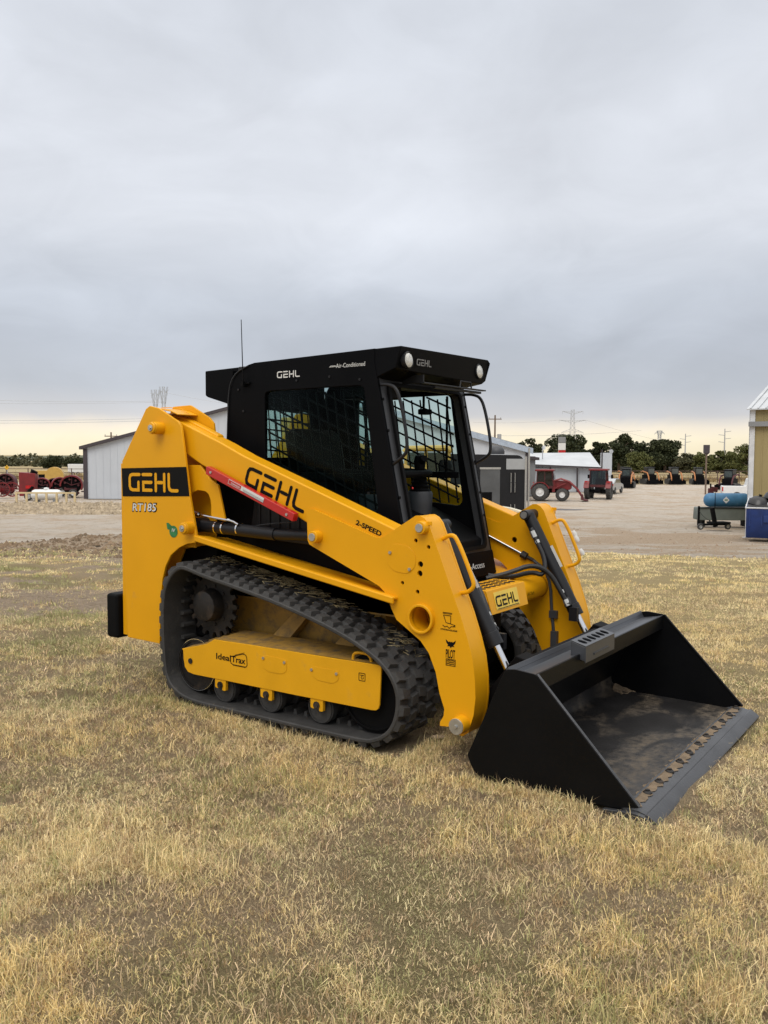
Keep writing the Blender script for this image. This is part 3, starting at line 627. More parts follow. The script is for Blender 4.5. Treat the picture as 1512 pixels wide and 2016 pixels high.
    m = MB(); m.cyl((1.615, -.455, 1.13), (1.615, -.449, 1.13), .021, seg=18); m.build('pin_cap', steel, tcy)
    m = MB(); m.cyl(p0+d*.67, p1, .0185, seg=18); m.build('cylinder_rod', chrome, tcy)
    side = Vector((0, .052, 0)); nn = Vector((-d.z, 0, d.x))*-.03
    m = MB(); m.box(-.012, .012, -.0015, 0, -.07, .07, Matrix.Translation(p0+d*.30+Vector((.038, 0, .018)))@Matrix.Rotation(math.atan2(d.x, d.z), 4, 'Y')); m.build('decal_strip', decalw, tcy)
    m = MB(); m.tube([p0+d*.09+side, p0+d*.16+side*1.15, p0+d*.30+side*1.2, p0+d*.38+side*1.6+Vector((-.03, .02, -.02)), (1.70, -.40, .80), (1.60, -.30, .765), (1.50, -.22, .78)], .014, 10, smooth=2); m.build('hose', hosem, tcy)
    m = MB(); m.tube([p0+d*.60+side, p0+d*.52+side*1.2, (1.80, -.43, .80), (1.72, -.36, .85), (1.62, -.26, .80), (1.52, -.16, .77)], .0145, 10, smooth=2); m.build('hose', hosem, tcy)
    for a, b in ((.11, .15), (.17, .19), (.56, .60), (.50, .52)):
        m = MB(); m.cyl(p0+d*a+side*1.08, p0+d*b+side*1.1, .017, seg=8); m.build('hose_fitting', steel, tcy)
    m = MB(); m.cyl(p0+d*.56+side*.5, p0+d*.60+side*1.1, .022, seg=10); m.box(p0.x+.30, p0.x+.35, -.48, -.45, .52, .60); m.build('port_block', blackg, tcy)
    # chrome lock rod and conduit along the inside plate
    m = MB(); m.cyl((1.16, -.585, 1.04), (1.545, -.585, .876), .0085, seg=10); m.build('lock_rod', chrome, arm)
    m = MB(); m.cyl((1.54, -.588, .878), (1.575, -.588, .862), .024, seg=8); m.cyl((1.575, -.588, .862), (1.62, -.588, .843), .011, seg=10)
    m.build('rod_clevis', rustd, arm)
    m = MB(); m.tube([(1.62, -.588, .843), (1.70, -.588, .79), (1.735, -.588, .70), (1.745, -.588, .55), (1.76, -.588, .42)], .010, 8, smooth=1); m.box(1.735, 1.785, -.596, -.572, .50, .545); m.box(1.75, 1.79, -.596, -.565, .30, .42)
    m.build('oil_pipe', greyp, arm)
    if s > 0:
        for q_ in ((1.815, 1.005), (1.83, .975), (1.865, .895)): m = MB(); m.lathe((q_[0], -.748, q_[1]), (.5, -.2, -1), [(-.02, 0), (-.02, .014), (.0, .019), (.02, .014), (.02, 0)], 12); m.build('coupler', trimw_ if False else decalw, arm)
MIR = False
arm0 = [o for o in LOADER.children if o.name.startswith('lift_arm')][0]
u = Vector((.945, 0, -.327)).normalized(); up_ = (.06, 0, 1)
logo('logo_lettering', decal, arm0, (.430, -.7207, 1.321), u, up_, .114, .462, .0016, .175, label='black block lettering GEHL')
text('decal_lettering', '2-SPEED', decal, arm0, (1.222, -.7207, 1.128), u, (0.05, 0, 1), .027, .170, 0, .001, .03)
# small black pictogram and badges low on the near arm
m = MB(); f = frame((1.752, -.7375, .642), (1, 0, -.012), (.03, 0, 1))
for pl, w_ in (([(.012, .085), (.062, .085)], .003), ([(.012, .080), (.062, .080)], .002), ([(.016, .072), (.055, .072)], .003), ([(.056, .072), (.056, .033), (.030, .036), (.016, .070)], .003),
              ([(.012, .022), (.024, .014), (.036, .020), (.048, .010), (.060, .020), (.082, .022)], .003), ([(.058, .032), (.080, .028), (.070, .020)], .003)):
    m.poly([stroke(pl, w_)], .001, f)
m.build('pictogram', decal, arm0, flat=True)
text('decal_lettering', 'HYDRAGLIDE', decal, arm0, (1.752, -.7375, .640), (1, 0, -.02), (0, 0, 1), .008, .094, .15, .001, .03)
m = MB(); f = frame((1.810, -.7375, .574), (1, 0, 0), (0, 0, 1))
m.poly([[(-.028, .022), (-.012, .010), (-.006, .014), (0, .010), (.006, .014), (.012, .010), (.028, .022), (.024, .006), (.014, -.004), (.020, -.010), (.006, -.010), (0, -.018), (-.006, -.010), (-.020, -.010), (-.014, -.004), (-.024, .006)]], .001, f)
m.build('wing_badge', decal, arm0, flat=True)
text('decal_lettering', 'PILOT', decal, arm0, (1.783, -.7375, .505), (1, 0, 0), (0, 0, 1), .044, .052, 0, .001, .02)
m = MB(); f = frame((1.783, -.7375, .468), (1, 0, 0), (0, 0, 1)); m.poly([[(0, 0), (.054, 0), (.054, .034), (0, .034)], [(.003, .003), (.051, .003), (.051, .031), (.003, .031)]], .001, f)
for k in range(3): m.poly([stroke([(.006, .0085+.0085*k), (.016, .011+.0085*k), (.026, .0075+.0085*k), (.036, .011+.0085*k), (.048, .0085+.0085*k)], .0035)], .001, f)
m.build('decal_box', decal, arm0, flat=True)
# torque tube and the step box between the arms
m = MB(); m.ring((1.645, -.597, .683), (1.645, .597, .683), .068, .058, 32); tt = m.build('torque_tube', yellow, LOADER)
text('decal_lettering', 'All-Tach', decal, tt, (1.7145, .31, .665), (0, 1, .0), (0, 0, 1), .020, .09, .1, .0008)
m = MB()
m.yz([[(-.285, .765), (.175, .765), (.175, .772), (-.285, .772)]], 1.56, 1.757)
m.add([(1.757, -.285, .772), (1.757, .175, .772), (1.79, .165, .645), (1.79, -.270, .645), (1.750, -.285, .765), (1.750, .175, .765), (1.783, .165, .645), (1.783, -.270, .645)], [(0, 3, 2, 1), (4, 5, 6, 7), (0, 1, 5, 4), (2, 3, 7, 6), (0, 4, 7, 3), (1, 2, 6, 5)])
m.xz([(1.56, .765), (1.752, .765), (1.785, .645), (1.56, .645)], -.285, -.278); m.xz([(1.56, .765), (1.752, .765), (1.785, .645), (1.56, .645)], .168, .175)
step = m.build('step_box', yellow, LOADER, .003)
m = MB()
for i in range(7):
    for j in range(3): m.poly([rpoly([(0, 0), (.030, .006), (.036, .026), (.006, .020)], .008, 2)], .004, frame((1.595+j*.048, -.25+i*.058, .7725), (1, 0, 0), (0, 1, 0)))
m.build('slot_shade', rustd, step, flat=True)  # raised dark pads painted as the shade in the open slots
fu = Vector((0, 1, 0)); fv = Vector((-.26, 0, 1)).normalized()
m = MB(); m.poly([[(0, 0), (.278, 0), (.278, .096), (0, .096)]], .001, frame((1.7865, -.215, .663), fu, fv)); m.build('logo_patch', decaly, step, flat=True)
logo('logo_lettering', decal, step, (1.7845, -.207, .678), fu, fv, .060, .252, .001)
m = MB(); m.poly([[(0, 0), (.255, 0), (.255, .003), (0, .003)]], .001, frame((1.7885, -.207, .667), fu, fv)); m.build('logo_lettering', decal, step, flat=True)

# tracks
IN = [(.05, .812), (.22, .777), (.49, .730), (.76, .678), (1.01, .617), (1.20, .560), (1.34, .505), (1.44, .452), (1.513, .388), (1.552, .305), (1.548, .205), (1.508, .122), (1.43, .068), (1.32, .049), (.9, .047), (.40, .049), (.18, .052), (.05, .066),
      (-.045, .105), (-.098, .175), (-.116, .29), (-.124, .42), (-.124, .55), (-.108, .66), (-.075, .735), (-.02, .790)]
PI_, LEN = resample(catmull(IN, 8), 208)
cen = Vector((.7, .35))
def track(s):
    global MIR
    MIR = s > 0
    n = len(PI_); nor = []
    for i in range(n):
        d = (PI_[(i+1) % n]-PI_[i-1]).normalized(); nr = Vector((-d.y, d.x)); nor.append(nr)
    if (PI_[10]-cen).dot(nor[10]) < 0: nor = [-q for q in nor]
    y0, y1 = -.838, -.468; m = MB(); vs = []
    prof = [(y0+.004, 0), (y0, .006), (y0, .018), (y0+.006, .024), (y1-.006, .024), (y1, .018), (y1, .006), (y1-.004, 0)]
    for i in range(n):
        for y, h in prof: q = PI_[i]+nor[i]*h; vs.append((q.x, y, q.y))
    k = len(prof)
    m.add(vs, [(i*k+j, ((i+1) % n)*k+j, ((i+1) % n)*k+(j+1) % k, i*k+(j+1) % k) for i in range(n) for j in range(k)])
    # staggered tread blocks in wavy rows
    rows = 56; step_ = n/rows; g = random.Random(3)
    def at(u, h):
        u %= n; i = int(u); f = u-i; q = PI_[i]*(1-f)+PI_[(i+1) % n]*f; nn = (nor[i]*(1-f)+nor[(i+1) % n]*f).normalized(); return q+nn*h
    for r in range(rows):
        for j in range(5):
            u0 = r*step_+((-.55, .30, -.20, .35, -.5)[j])*step_*.55
            ya = y0+.004+j*.0735; yb = ya+.072; hu = step_*.36; tu = step_*.25; ins = .007; sk = (.5, -.4, .45, -.45, .5)[j]*step_*.30
            for (yA, yB, hb) in ((ya, yb, .0245),):
                vs = []
                for h, e, ii in ((.022, hu, 0), (.047, tu, ins)):
                    for (yy, sg, uu) in ((yA+ii, -1, -e), (yB-ii, 1, -e), (yB-ii, 1, e), (yA+ii, -1, e)):
                        q = at(u0+uu+sg*sk*.5, h+(.0 if h < .03 else g.uniform(-.001, .001))); vs.append((q.x, yy, q.y))
                m.add(vs, [(4, 5, 6, 7), (0, 1, 5, 4), (1, 2, 6, 5), (2, 3, 7, 6), (3, 0, 4, 7)])
    for r in range(rows):      # inner drive lugs
        q = [at(r*step_+a*step_, h) for a, h in ((-.18, .001), (.18, .001), (.10, -.028), (-.10, -.028))]
        m.add([(p.x, y, p.y) for y in (-.70, -.61) for p in q], [(0, 1, 2, 3), (4, 7, 6, 5), (0, 4, 5, 1), (1, 5, 6, 2), (2, 6, 7, 3), (3, 7, 4, 0)])
    tr = m.build('rubber_track', rubber, LOADER, ang=30)
    m = MB(); c = (.105, .588)                # drive sprocket with teeth
    prof = []
    T = 19
    for i in range(T):
        for a, r in ((-.30, .168), (-.17, .200), (.17, .200), (.30, .168)): an = 2*pi*(i+a*1.0)/T; prof.append((c[0]+r*cos(an), c[1]+r*sin(an)))
    m.xz([prof, circ(c[0], c[1], .085, 24)], -.655, -.635); m.lathe((c[0], -.60, c[1]), (0, -1, 0), [(0, .15), (.03, .15), (.045, .13), (.05, .10), (.10, .095), (.13, .088), (.14, .06), (.14, 0)], 32)
    for i in range(9): an = 2*pi*i/9; m.cyl((c[0]+.117*cos(an), -.64, c[1]+.117*sin(an)), (c[0]+.117*cos(an), -.662, c[1]+.117*sin(an)), .012, seg=6)
    m.build('drive_sprocket', rustd, tr)
    def roller(x, z, r, w, nm, mat=rustd):
        m = MB(); m.lathe((x, -.665-w/2, z), (0, 1, 0), [(0, r*.55), (.002, r*.86), (.004, r), (w*.22, r), (w*.26, r*.72), (w*.74, r*.72), (w*.78, r), (w-.004, r), (w, r*.86), (w, r*.3)], 32)
        m.ring((x, -.665-w/2-.001, z), (x, -.665-w/2-.006, z), r*.93, r*.88, 32)
        return m.build(nm, mat, tr)
    roller(.065, .235, .160, .16, 'rear_idler')
    m = MB(); m.ring((.065, -.752, .235), (.065, -.746, .235), .156, .152, 40); m.build('bright_rim', chrome, tr)
    for x in (.305, .660, 1.020): roller(x, .134, .085, .19, 'track_roller', rubber)
    roller(1.350, .262, .205, .16, 'front_idler', blackm)
    # yellow track frame
    fp = [(-.007, .331), (.204, .386), (.264, .420), (.54, .424), (1.151, .428), (1.439, .432), (1.445, .425), (1.435, .23), (1.428, .208), (1.412, .196), (1.385, .193), (.873, .190), (.35, .191), (.095, .190), (.045, .198), (.018, .225), (.008, .27), (.005, .322)]
    m = MB(); m.xz(fp, -.802, -.790)
    v = [(-.007, -.80, .331), (.204, -.80, .386), (.264, -.80, .420), (1.439, -.80, .432)]
    m2 = []
    for (x, y, z) in v: m2 += [(x, -.790, z), (x, -.790, z-.012), (x, -.54, z+(.012 if x > .21 else .04 if x > .1 else 0)), (x, -.54, z-.012)]
    mt = MB(); mt.add(m2, [(0, 4, 6, 2), (1, 3, 7, 5), (4, 8, 10, 6), (5, 7, 11, 9), (8, 12, 14, 10), (9, 11, 15, 13), (12, 13, 15, 14), (0, 2, 3, 1), (2, 6, 7, 3), (6, 10, 11, 7), (10, 14, 15, 11)])
    fr = m.build('track_frame', yellowd, LOADER, .003); mt.build('frame_top', yellowm, fr)
    m = MB()
    for x0, x1, z1 in ((.50, .72, .70), (.95, 1.15, .66)):
        m.add([(x0, -.56, .43), (x0+.13, -.56, .43), (x1+.10, -.45, z1), (x1, -.45, z1), (x0, -.50, .43), (x0+.13, -.50, .43), (x1+.10, -.40, z1), (x1, -.40, z1)], [(0, 1, 2, 3), (4, 7, 6, 5), (0, 4, 5, 1), (1, 5, 6, 2), (2, 6, 7, 3), (3, 7, 4, 0)])
    m.build('frame_strut', yellowm, fr)
    for cv in ([(.640, .382), (.818, .378), (.820, .315), (.790, .294), (.690, .291), (.648, .310)], [(.985, .366), (1.176, .368), (1.178, .318), (1.138, .293), (1.033, .297), (.993, .318)]):
        m = MB(); m.xz(rpoly(cv, .02, 3), -.8045, -.8025); c_ = m.build('inspection_cover', yellowd, fr, .001)
        for q in (cv[0], cv[1]):
            m = MB(); m.cyl((q[0]+.012*(1 if q is cv[0] else -1), -.8045, q[1]-.018), (q[0]+.012*(1 if q is cv[0] else -1), -.811, q[1]-.018), .0085, seg=6); m.build('bolt', steel, fr)
    m = MB(); m.cyl((.070, -.803, .268), (.070, -.808, .268), .017, seg=8); m.build('bolt', rustd, fr)
    m = MB(); m.tube([(1.245, -.77, .430), (1.245, -.77, .452), (1.262, -.77, .470), (1.335, -.77, .472), (1.356, -.77, .455), (1.362, -.77, .430)], .0075, 8, smooth=1); m.build('frame_handle', yellowd, fr)
    for x in (.305, .660, 1.020):
        m = MB(); m.xz(rpoly([(x-.040, .195), (x+.045, .193), (x+.045, .128), (x+.018, .128), (x+.018, .15), (x-.014, .15), (x-.014, .135), (x-.040, .14)], .006, 2), -.797, -.775); b = m.build('roller_bracket', yellowd, fr, .002)
        m = MB(); m.cyl((x+.004, -.797, .158), (x+.004, -.803, .158), .021, seg=12); m.cyl((x+.004, -.803, .158), (x+.004, -.808, .158), .014, seg=6); m.build('bolt', rustd, fr)
    if s < 0:
        text('decal_lettering', 'Ideal', decal, fr, (.283, -.8025, .309), (1, 0, 0), (0, 0, 1), .036, .118, 0, .001, .018)
        text('decal_lettering', 'Trax', decal, fr, (.405, -.8025, .308), (1, 0, 0), (0, 0, 1), .036, .108, 0, .001, .018)
        m = MB(); f = frame((.398, -.8025, .290), (1, 0, 0), (0, 0, 1)); m.poly([stroke([(.0, .048), (.030, .056), (.095, .075), (.118, .072), (.126, .055), (.128, .014), (.118, .003), (.02, .004), (.004, .010), (.0, .022)], .0042)], .001, f)
        for k in range(9): m.poly([[(.022+k*.0105, -.002), (.027+k*.0105, -.002), (.027+k*.0105, .003), (.022+k*.0105, .003)]], .001, f); m.poly([[(.035+k*.0085, .059+k*.0025), (.039+k*.0085, .060+k*.0025), (.039+k*.0085, .065+k*.0025), (.035+k*.0085, .064+k*.0025)]], .001, f)
        m.build('logo_outline', decal, fr, flat=True)
        m = MB(); f = frame((1.305, -.8025, .335), (1, 0, 0), (0, 0, 1)); m.poly([rpoly([(0, 0), (.042, 0), (.042, .042), (0, .042)], .005, 2), rpoly([(.003, .003), (.039, .003), (.039, .039), (.003, .039)], .005, 2)], .001, f)
        m.poly([stroke([(.009, .030), (.033, .030)], .003)], .001, f); m.poly([stroke([(.022, .027), (.015, .018), (.020, .010), (.030, .014), (.028, .022)], .0025)], .001, f); m.build('pictogram', decal, fr, flat=True)
    MIR = False
    return tr
trk = track(-1); track(1)

# dried clippings caught on the near track
g = np.random.RandomState(5); V = []; Fc = []
for k in range(520):
    a = g.choice([.12, .42, .62, .80, 1.0, 1.42], p=[.14, .2, .24, .14, .12, .16])+g.randn()*.05; y = -.52-abs(g.randn())*.07; y = max(y, -.78)
    i = min(range(len(IN)), key=lambda j: abs(IN[j][0]-a)+(10 if IN[j][1] < .4 else 0))
    z = float(np.interp(a, [q[0] for q in IN[:9]], [q[1] for q in IN[:9]]))+.052+abs(g.randn())*.004
    an = g.rand()*6.28; l = .012+.022*g.rand(); dz = (g.rand()-.35)*.016; b = len(V); dx, dy = cos(an)*l, sin(an)*l
    V += [(a-dx, y-dy, z), (a+dx, y+dy, z+dz), (a+dx+.0012, y+dy+.001, z+dz+.0022), (a-dx+.0012, y-dy, z+.0022)]; Fc.append((b, b+1, b+2, b+3))
m = MB(); m.add(V, Fc); straw = pm('straw', (.36, .29, .15), .8, var=.35, vs=25); m.build('dried_clippings', straw, trk, flat=True, kind='stuff')

# cab
FX = lambda z: 1.179+(1.917-z)*(1.423-1.179)/(1.917-.749)      # front face of the cab, leaning forward at the foot
SIDE = [(.06, .90), (.06, 1.80), (.074, 1.847), (.088, 1.896), (.110, 1.94), (.138, 1.978), (.185, 2.008), (.24, 2.026), (.29, 2.035), (1.165, 2.062), (1.165, 1.985), (FX(1.90), 1.90), (FX(.76), .76), (1.0, .76)]
WIN = rpoly([(.37, 1.24), (.37, 1.862), (1.095, 1.868), (1.192, 1.20), (1.165, 1.17)], .035, 3)
m = MB(); m.box(.30, 1.36, -.40, .40, .90, .93)
cab = m.build('cab', blackm, LOADER)
def cpart(name, mb, mat, **k): return mb.build(name, mat, cab, **k)
for s in (-1, 1):
    MIR = s > 0
    m = MB(); m.xz([SIDE, WIN], -.475, -.450); cpart('side_panel', m, black, bevel=.004)
    m = MB(); m.xz([WIN], -.4605, -.4575); cpart('side_window', m, clear if s < 0 else tint, flat=True)
    m = MB()                                      # skewed steel lattice
    def clip(p, q):                               # keep the part of a bar that lies inside the window
        o = []
        for i in range(41):
            t = i/40; x = p[0]+(q[0]-p[0])*t; z = p[1]+(q[1]-p[1])*t
            xa, za = .375, 1.20; xr = 1.192-(z-1.20)*.097/.668 if z > 1.2 else 1.18
            if .375 <= x <= xr and 1.185 <= z <= 1.862: o.append((x, z))
        return (o[0], o[-1]) if len(o) > 1 else None
    for k in range(16):
        x0 = .34+k*.0655; c = clip((x0, 1.90), (x0+.105, 1.15))
        if c: m.cyl((c[0][0], -.449, c[0][1]), (c[1][0], -.449, c[1][1]), .0062, seg=4)
    for k in range(15):
        z0 = 1.25+k*.0775; c = clip((.34, z0), (1.24, z0-.375))
        if c: m.cyl((c[0][0], -.443, c[0][1]), (c[1][0], -.443, c[1][1]), .0062, seg=4)
    cpart('window_mesh', m, blackm)
    m = MB(); m.box(.38, 1.17, -.442, -.425, 1.345, 1.385); m.box(1.075, 1.09, -.442, -.43, 1.39, 1.86); cpart('window_bar', m, blackm, bevel=.004)
    # tubular grab bar standing off the front post
    m = MB(); m.tube([(1.195, -.455, 1.868), (1.255, -.462, 1.866), (1.305, -.470, 1.845), (1.338, -.470, 1.76), (1.372, -.470, 1.60), (1.378, -.470, 1.51), (1.350, -.470, 1.480), (1.275, -.455, 1.437)], .0095, 10, smooth=2); cpart('grab_bar', m, blackg)
    for z in (1.12, 1.26, 1.45, 1.62, 1.79):
        m = MB(); m.cyl((FX(z)-.002, -.452, z), (FX(z)+.006, -.452, z), .008, seg=8); cpart('post_bolt', m, blackm)
    for (x, z) in ((.16, 1.88), (.62, 1.915), (.86, 1.925), (1.07, 1.90), (1.10, 1.55), (1.13, 1.28), (.25, 1.50), (.25, 1.2), (.20, 1.75)):
        m = MB(); m.cyl((x, -.475, z), (x, -.481, z), .0075, seg=6); cpart('panel_bolt', m, blackg)
MIR = False
m = MB(); m.box(.13, 1.25, -.450, .450, 1.985, 2.022); cpart('roof', m, blackg, bevel=.008)
m = MB(); m.add([(.28, -.475, 2.034), (.28, .475, 2.034), (1.17, .475, 2.061), (1.17, -.475, 2.061)], [(0, 1, 2, 3)]); cpart('roof_skin', m, blackg, flat=True)
m = MB(); m.yz([[(-.449, .90), (.449, .90), (.449, 2.0), (-.449, 2.0)], rpoly([(-.31, 1.47), (.31, 1.47), (.31, 1.775), (-.31, 1.775)], .04, 3)], .062, .085); cpart('rear_panel', m, black)
m = MB(); m.box(.068, .071, -.32, .32, 1.46, 1.785); cpart('rear_window', m, tint, flat=True)
m = MB()
for k in range(13): y = -.33+k*.056; m.cyl((.092, y, 1.47), (.092, y-.03, 1.775), .005, seg=4)
for k in range(7): z = 1.42+k*.066; m.cyl((.098, -.31, max(z+.04, 1.47)), (.098, .31, min(z-.05+.06, 1.775)), .005, seg=4)
cpart('rear_mesh', m, blackm)
# air conditioning box behind the roof
m = MB(); m.xz(rpoly([(-.205, 2.016), (-.205, 1.862), (-.19, 1.852), (.058, 1.785), (.058, 1.97), (.13, 2.027)], .012, 2, (1, 2)), -.40, .40); cpart('air_conditioner', m, black, bevel=.006)
m = MB(); m.tube([(.245, -.482, 2.018), (.15, -.482, 1.985), (.10, -.482, 1.93), (.082, -.482, 1.86), (.072, -.482, 1.70), (.066, -.482, 1.58)], .004, 6, smooth=1); cpart('edge_trim', m, blackg)
# front frame in the leaning plane
th = math.atan2(FX(.749)-FX(1.917), 1.168); fm = Matrix.Translation((FX(.749), 0, .749)) @ Matrix.Rotation(-th, 4, 'Y')
def fz(z): return (z-.749)/cos(th)
loc = Matrix(((0, 0, 1, -.045), (1, 0, 0, 0), (0, 1, 0, 0), (0, 0, 0, 1)))
m = MB(); m.poly([[(-.4735, fz(.763)), (.4735, fz(.763)), (.4735, fz(1.935)), (-.4735, fz(1.935))], rpoly([(-.392, fz(.93)), (.392, fz(.93)), (.392, fz(1.872)), (-.392, fz(1.872))], .05, 4)], .045, fm @ loc)
cpart('front_frame', m, post_lit, bevel=.004)
loc2 = Matrix(((0, 0, 1, .001), (1, 0, 0, 0), (0, 1, 0, 0), (0, 0, 0, 1)))
m = MB(); m.poly([rpoly([(-.402, fz(.92)), (.402, fz(.92)), (.402, fz(1.882)), (-.402, fz(1.882))], .055, 4), rpoly([(-.380, fz(.942)), (.380, fz(.942)), (.380, fz(1.860)), (-.380, fz(1.860))], .045, 4)], .016, fm @ loc2); cpart('door_seal', m, blackm, bevel=.003)
m = MB(); m.poly([rpoly([(-.47, fz(.762)), (.470, fz(.762)), (.470, fz(.905)), (-.47, fz(.905))], .01, 2)], .006, fm @ Matrix(((0, 0, 1, .0015), (1, 0, 0, 0), (0, 1, 0, 0), (0, 0, 0, 1)))); cpart('sill_panel', m, black, bevel=.002)
text('decal_lettering', 'EZ-Access', decalw, cab, (FX(.825)+.012, .095, .812), (0, 1, 0), (-.208, 0, 1), .036, .235, .15, .001, .0)
m = MB(); m.poly([stroke([(.065, .075), (.0, .075), (.0, .045), (.045, .045), (.0, .045), (.0, .0), (.060, .0)], .006)], .001, frame((FX(.80)+.012, .060, .793), (0, 1, 0), (-.208, 0, 1))); cpart('logo_outline', m, decalw, flat=True)
# floor well and lower interior
m = MB(); m.box(1.10, 1.34, -.38, .38, .78, .80); m.box(.92, .94, -.38, .38, .78, 1.20); cpart('foot_well', m, greyp)
m = MB(); m.xz(rpoly([(.94, .80), (1.02, .84), (1.02, 1.08), (.96, 1.12), (.94, 1.12)], .02, 3), -.10, .33); cpart('seat_base', m, greyp, bevel=.012)
m = MB(); m.box(1.02, 1.028, -.06, .29, .86, 1.06); cpart('access_panel', m, greyp, bevel=.004)
m = MB(); m.xz(rpoly([(.42, 1.10), (.95, 1.13), (.96, 1.20), (.90, 1.23), (.42, 1.20)], .03, 4), -.24, .24); cpart('seat_cushion', m, blackm, bevel=.03)
m = MB(); m.xz(rpoly([(.36, 1.16), (.50, 1.18), (.42, 1.62), (.34, 1.66), (.28, 1.62)], .05, 4), -.22, .22); cpart('seat_back', m, blackm, bevel=.04)
for s in (-1, 1):                               # armrest consoles and joysticks with rubber boots
    MIR = s > 0
    m = MB(); m.lathe((1.0, -.25, .99), (0, 0, 1), [(0, .055), (.0, .062), (.18, .078), (.26, .082), (.275, .074), (.275, .03)], 28); con = cpart('joystick_console', m, greyp)
    m = MB(); m.lathe((1.0, -.25, 1.26), (0, 0, 1), [(.0, .062), (.012, .066), (.024, .056), (.036, .062), (.048, .050), (.060, .055), (.072, .042), (.084, .046), (.10, .030), (.13, .022), (.13, .020), (.14, .032), (.19, .038), (.225, .030), (.235, 0)], 24)
    m.cyl((1.0, -.25, 1.44), (1.05, -.22, 1.47), .026, .022, 10); cpart('joystick', m, blackm)
    m = MB(); m.box(.50, .86, -.36, -.27, 1.17, 1.235); cpart('armrest', m, blackm, bevel=.02)
MIR = False
m = MB(); m.tube([(.50, -.30, 1.40), (1.02, -.30, 1.38), (1.08, -.25, 1.375), (1.08, .25, 1.375), (1.02, .30, 1.38), (.50, .30, 1.40)], .022, 10, smooth=2); cpart('lap_bar', m, blackm)
m = MB(); m.cyl((1.268, -.25, 1.305), (1.272, -.25, 1.305), .006, seg=8)
rl = pm('red_indicator', (.7, .02, .02), .3, var=.02); cpart('indicator', m, rl)
m = MB(); m.box(.98, 1.12, -.28, .20, 1.875, 1.96); m.box(.90, 1.16, -.44, -.20, 1.80, 1.98); m.lathe((1.10, -.33, 1.80), (.2, .1, -1), [(0, .03), (.03, .034), (.05, .02), (.05, 0)], 14); cpart('roof_console', m, blackm, bevel=.02)
m = MB(); m.box(.98, 1.04, .25, .33, 1.74, 1.775); m.cyl((1.0, .29, 1.77), (1.0, .29, 1.98), .008); cpart('inner_mirror', m, blackm, bevel=.008)
m = MB(); m.cyl((.55, .18, 1.25), (.60, .13, 1.62), .016, seg=8); m.box(.52, .72, -.02, .20, 1.22, 1.36); cpart('side_console', m, blackm, bevel=.01)
# visor box over the door, work lamps, wiper beam
V_ = [(1.336, -.470, 2.066), (1.336, .500, 2.078), (1.352, .505, 2.055), (1.338, .470, 1.945), (1.325, .445, 1.925), (1.302, -.415, 1.945), (1.30, -.470, 1.95)]
B_ = [(1.12, -.470, 2.060), (1.12, .478, 2.066), (1.14, .478, 2.05), (1.18, .465, 1.925), (1.18, .44, 1.900), (1.175, -.41, 1.895), (1.16, -.470, 1.90)]
n = 7; m = MB(); m.add(V_+B_, [tuple(range(n))]+[tuple(range(n, 2*n))[::-1]]+[(i, i+n, (i+1) % n+n, (i+1) % n) for i in range(n)]); vis = cpart('roof_visor', m, black, bevel=.006)
for y, zc, s_ in ((-.398, 1.996, 1), (.392, 1.997, 1)):
    xx = 1.327; m = MB(); m.lathe((xx-.012, y, zc), (1, 0, .05), [(0, .047), (.022, .047), (.026, .043), (.020, .041)], 28); h = cpart('work_lamp', m, blackg)
    m = MB(); m.lathe((xx+.006, y, zc), (1, 0, .05), [(0, .041), (.006, .038), (.011, .028), (.013, .012), (.0135, 0)], 28); m.build('lamp_glass', lensm, cab)
logo('logo_lettering', decalg if False else pm('decal_grey', (.20, .20, .20), .5), cab, (1.3385, -.325, 1.975), (0, 1, .004), (.1, 0, 1), .036, .150, .002)
m = MB(); m.box(1.325, 1.352, -.262, .450, 1.881, 1.889); m.box(1.300, 1.322, -.10, .445, 1.866, 1.880); m.box(1.20, 1.34, -.255, -.245, 1.884, 1.93); cpart('sunshade_rail', m, blackg, bevel=.002)
m = MB(); m.tube([(1.335, .155, 1.886), (1.335, .165, 1.925), (1.335, .285, 1.925), (1.335, .295, 1.886)], .005, 6); cpart('rail_hook', m, blackg)
m = MB(); m.tube([(.222, -.486, 1.905), (.219, -.500, 1.915), (.218, -.500, 1.98), (.208, -.500, 2.292)], [.004, .005, .0032, .0022], 6); m.box(.205, .225, -.506, -.476, 1.895, 1.925); m.box(.21, .26, -.492, -.476, 1.912, 1.92); cpart('antenna', m, blackm)
logo('logo_lettering', decalw, cab, (.468, -.4757, 1.934), (1, 0, .005), (0, 0, 1), .039, .172, .001)
text('decal_lettering', 'Air-Conditioned', decalw, cab, (.905, -.4757, 1.970), (1, 0, .012), (0, 0, 1), .024, .200, .05, .001, 0)
m = MB(); f = frame((.860, -.4757, 1.974), (1, 0, 0), (0, 0, 1))
for k in range(4): m.poly([stroke([(0+k*.009, .003), (.010+k*.009, .010), (.018+k*.009, .004)], .003)], .001, f)
cpart('logo_outline', m, decalw, flat=True)

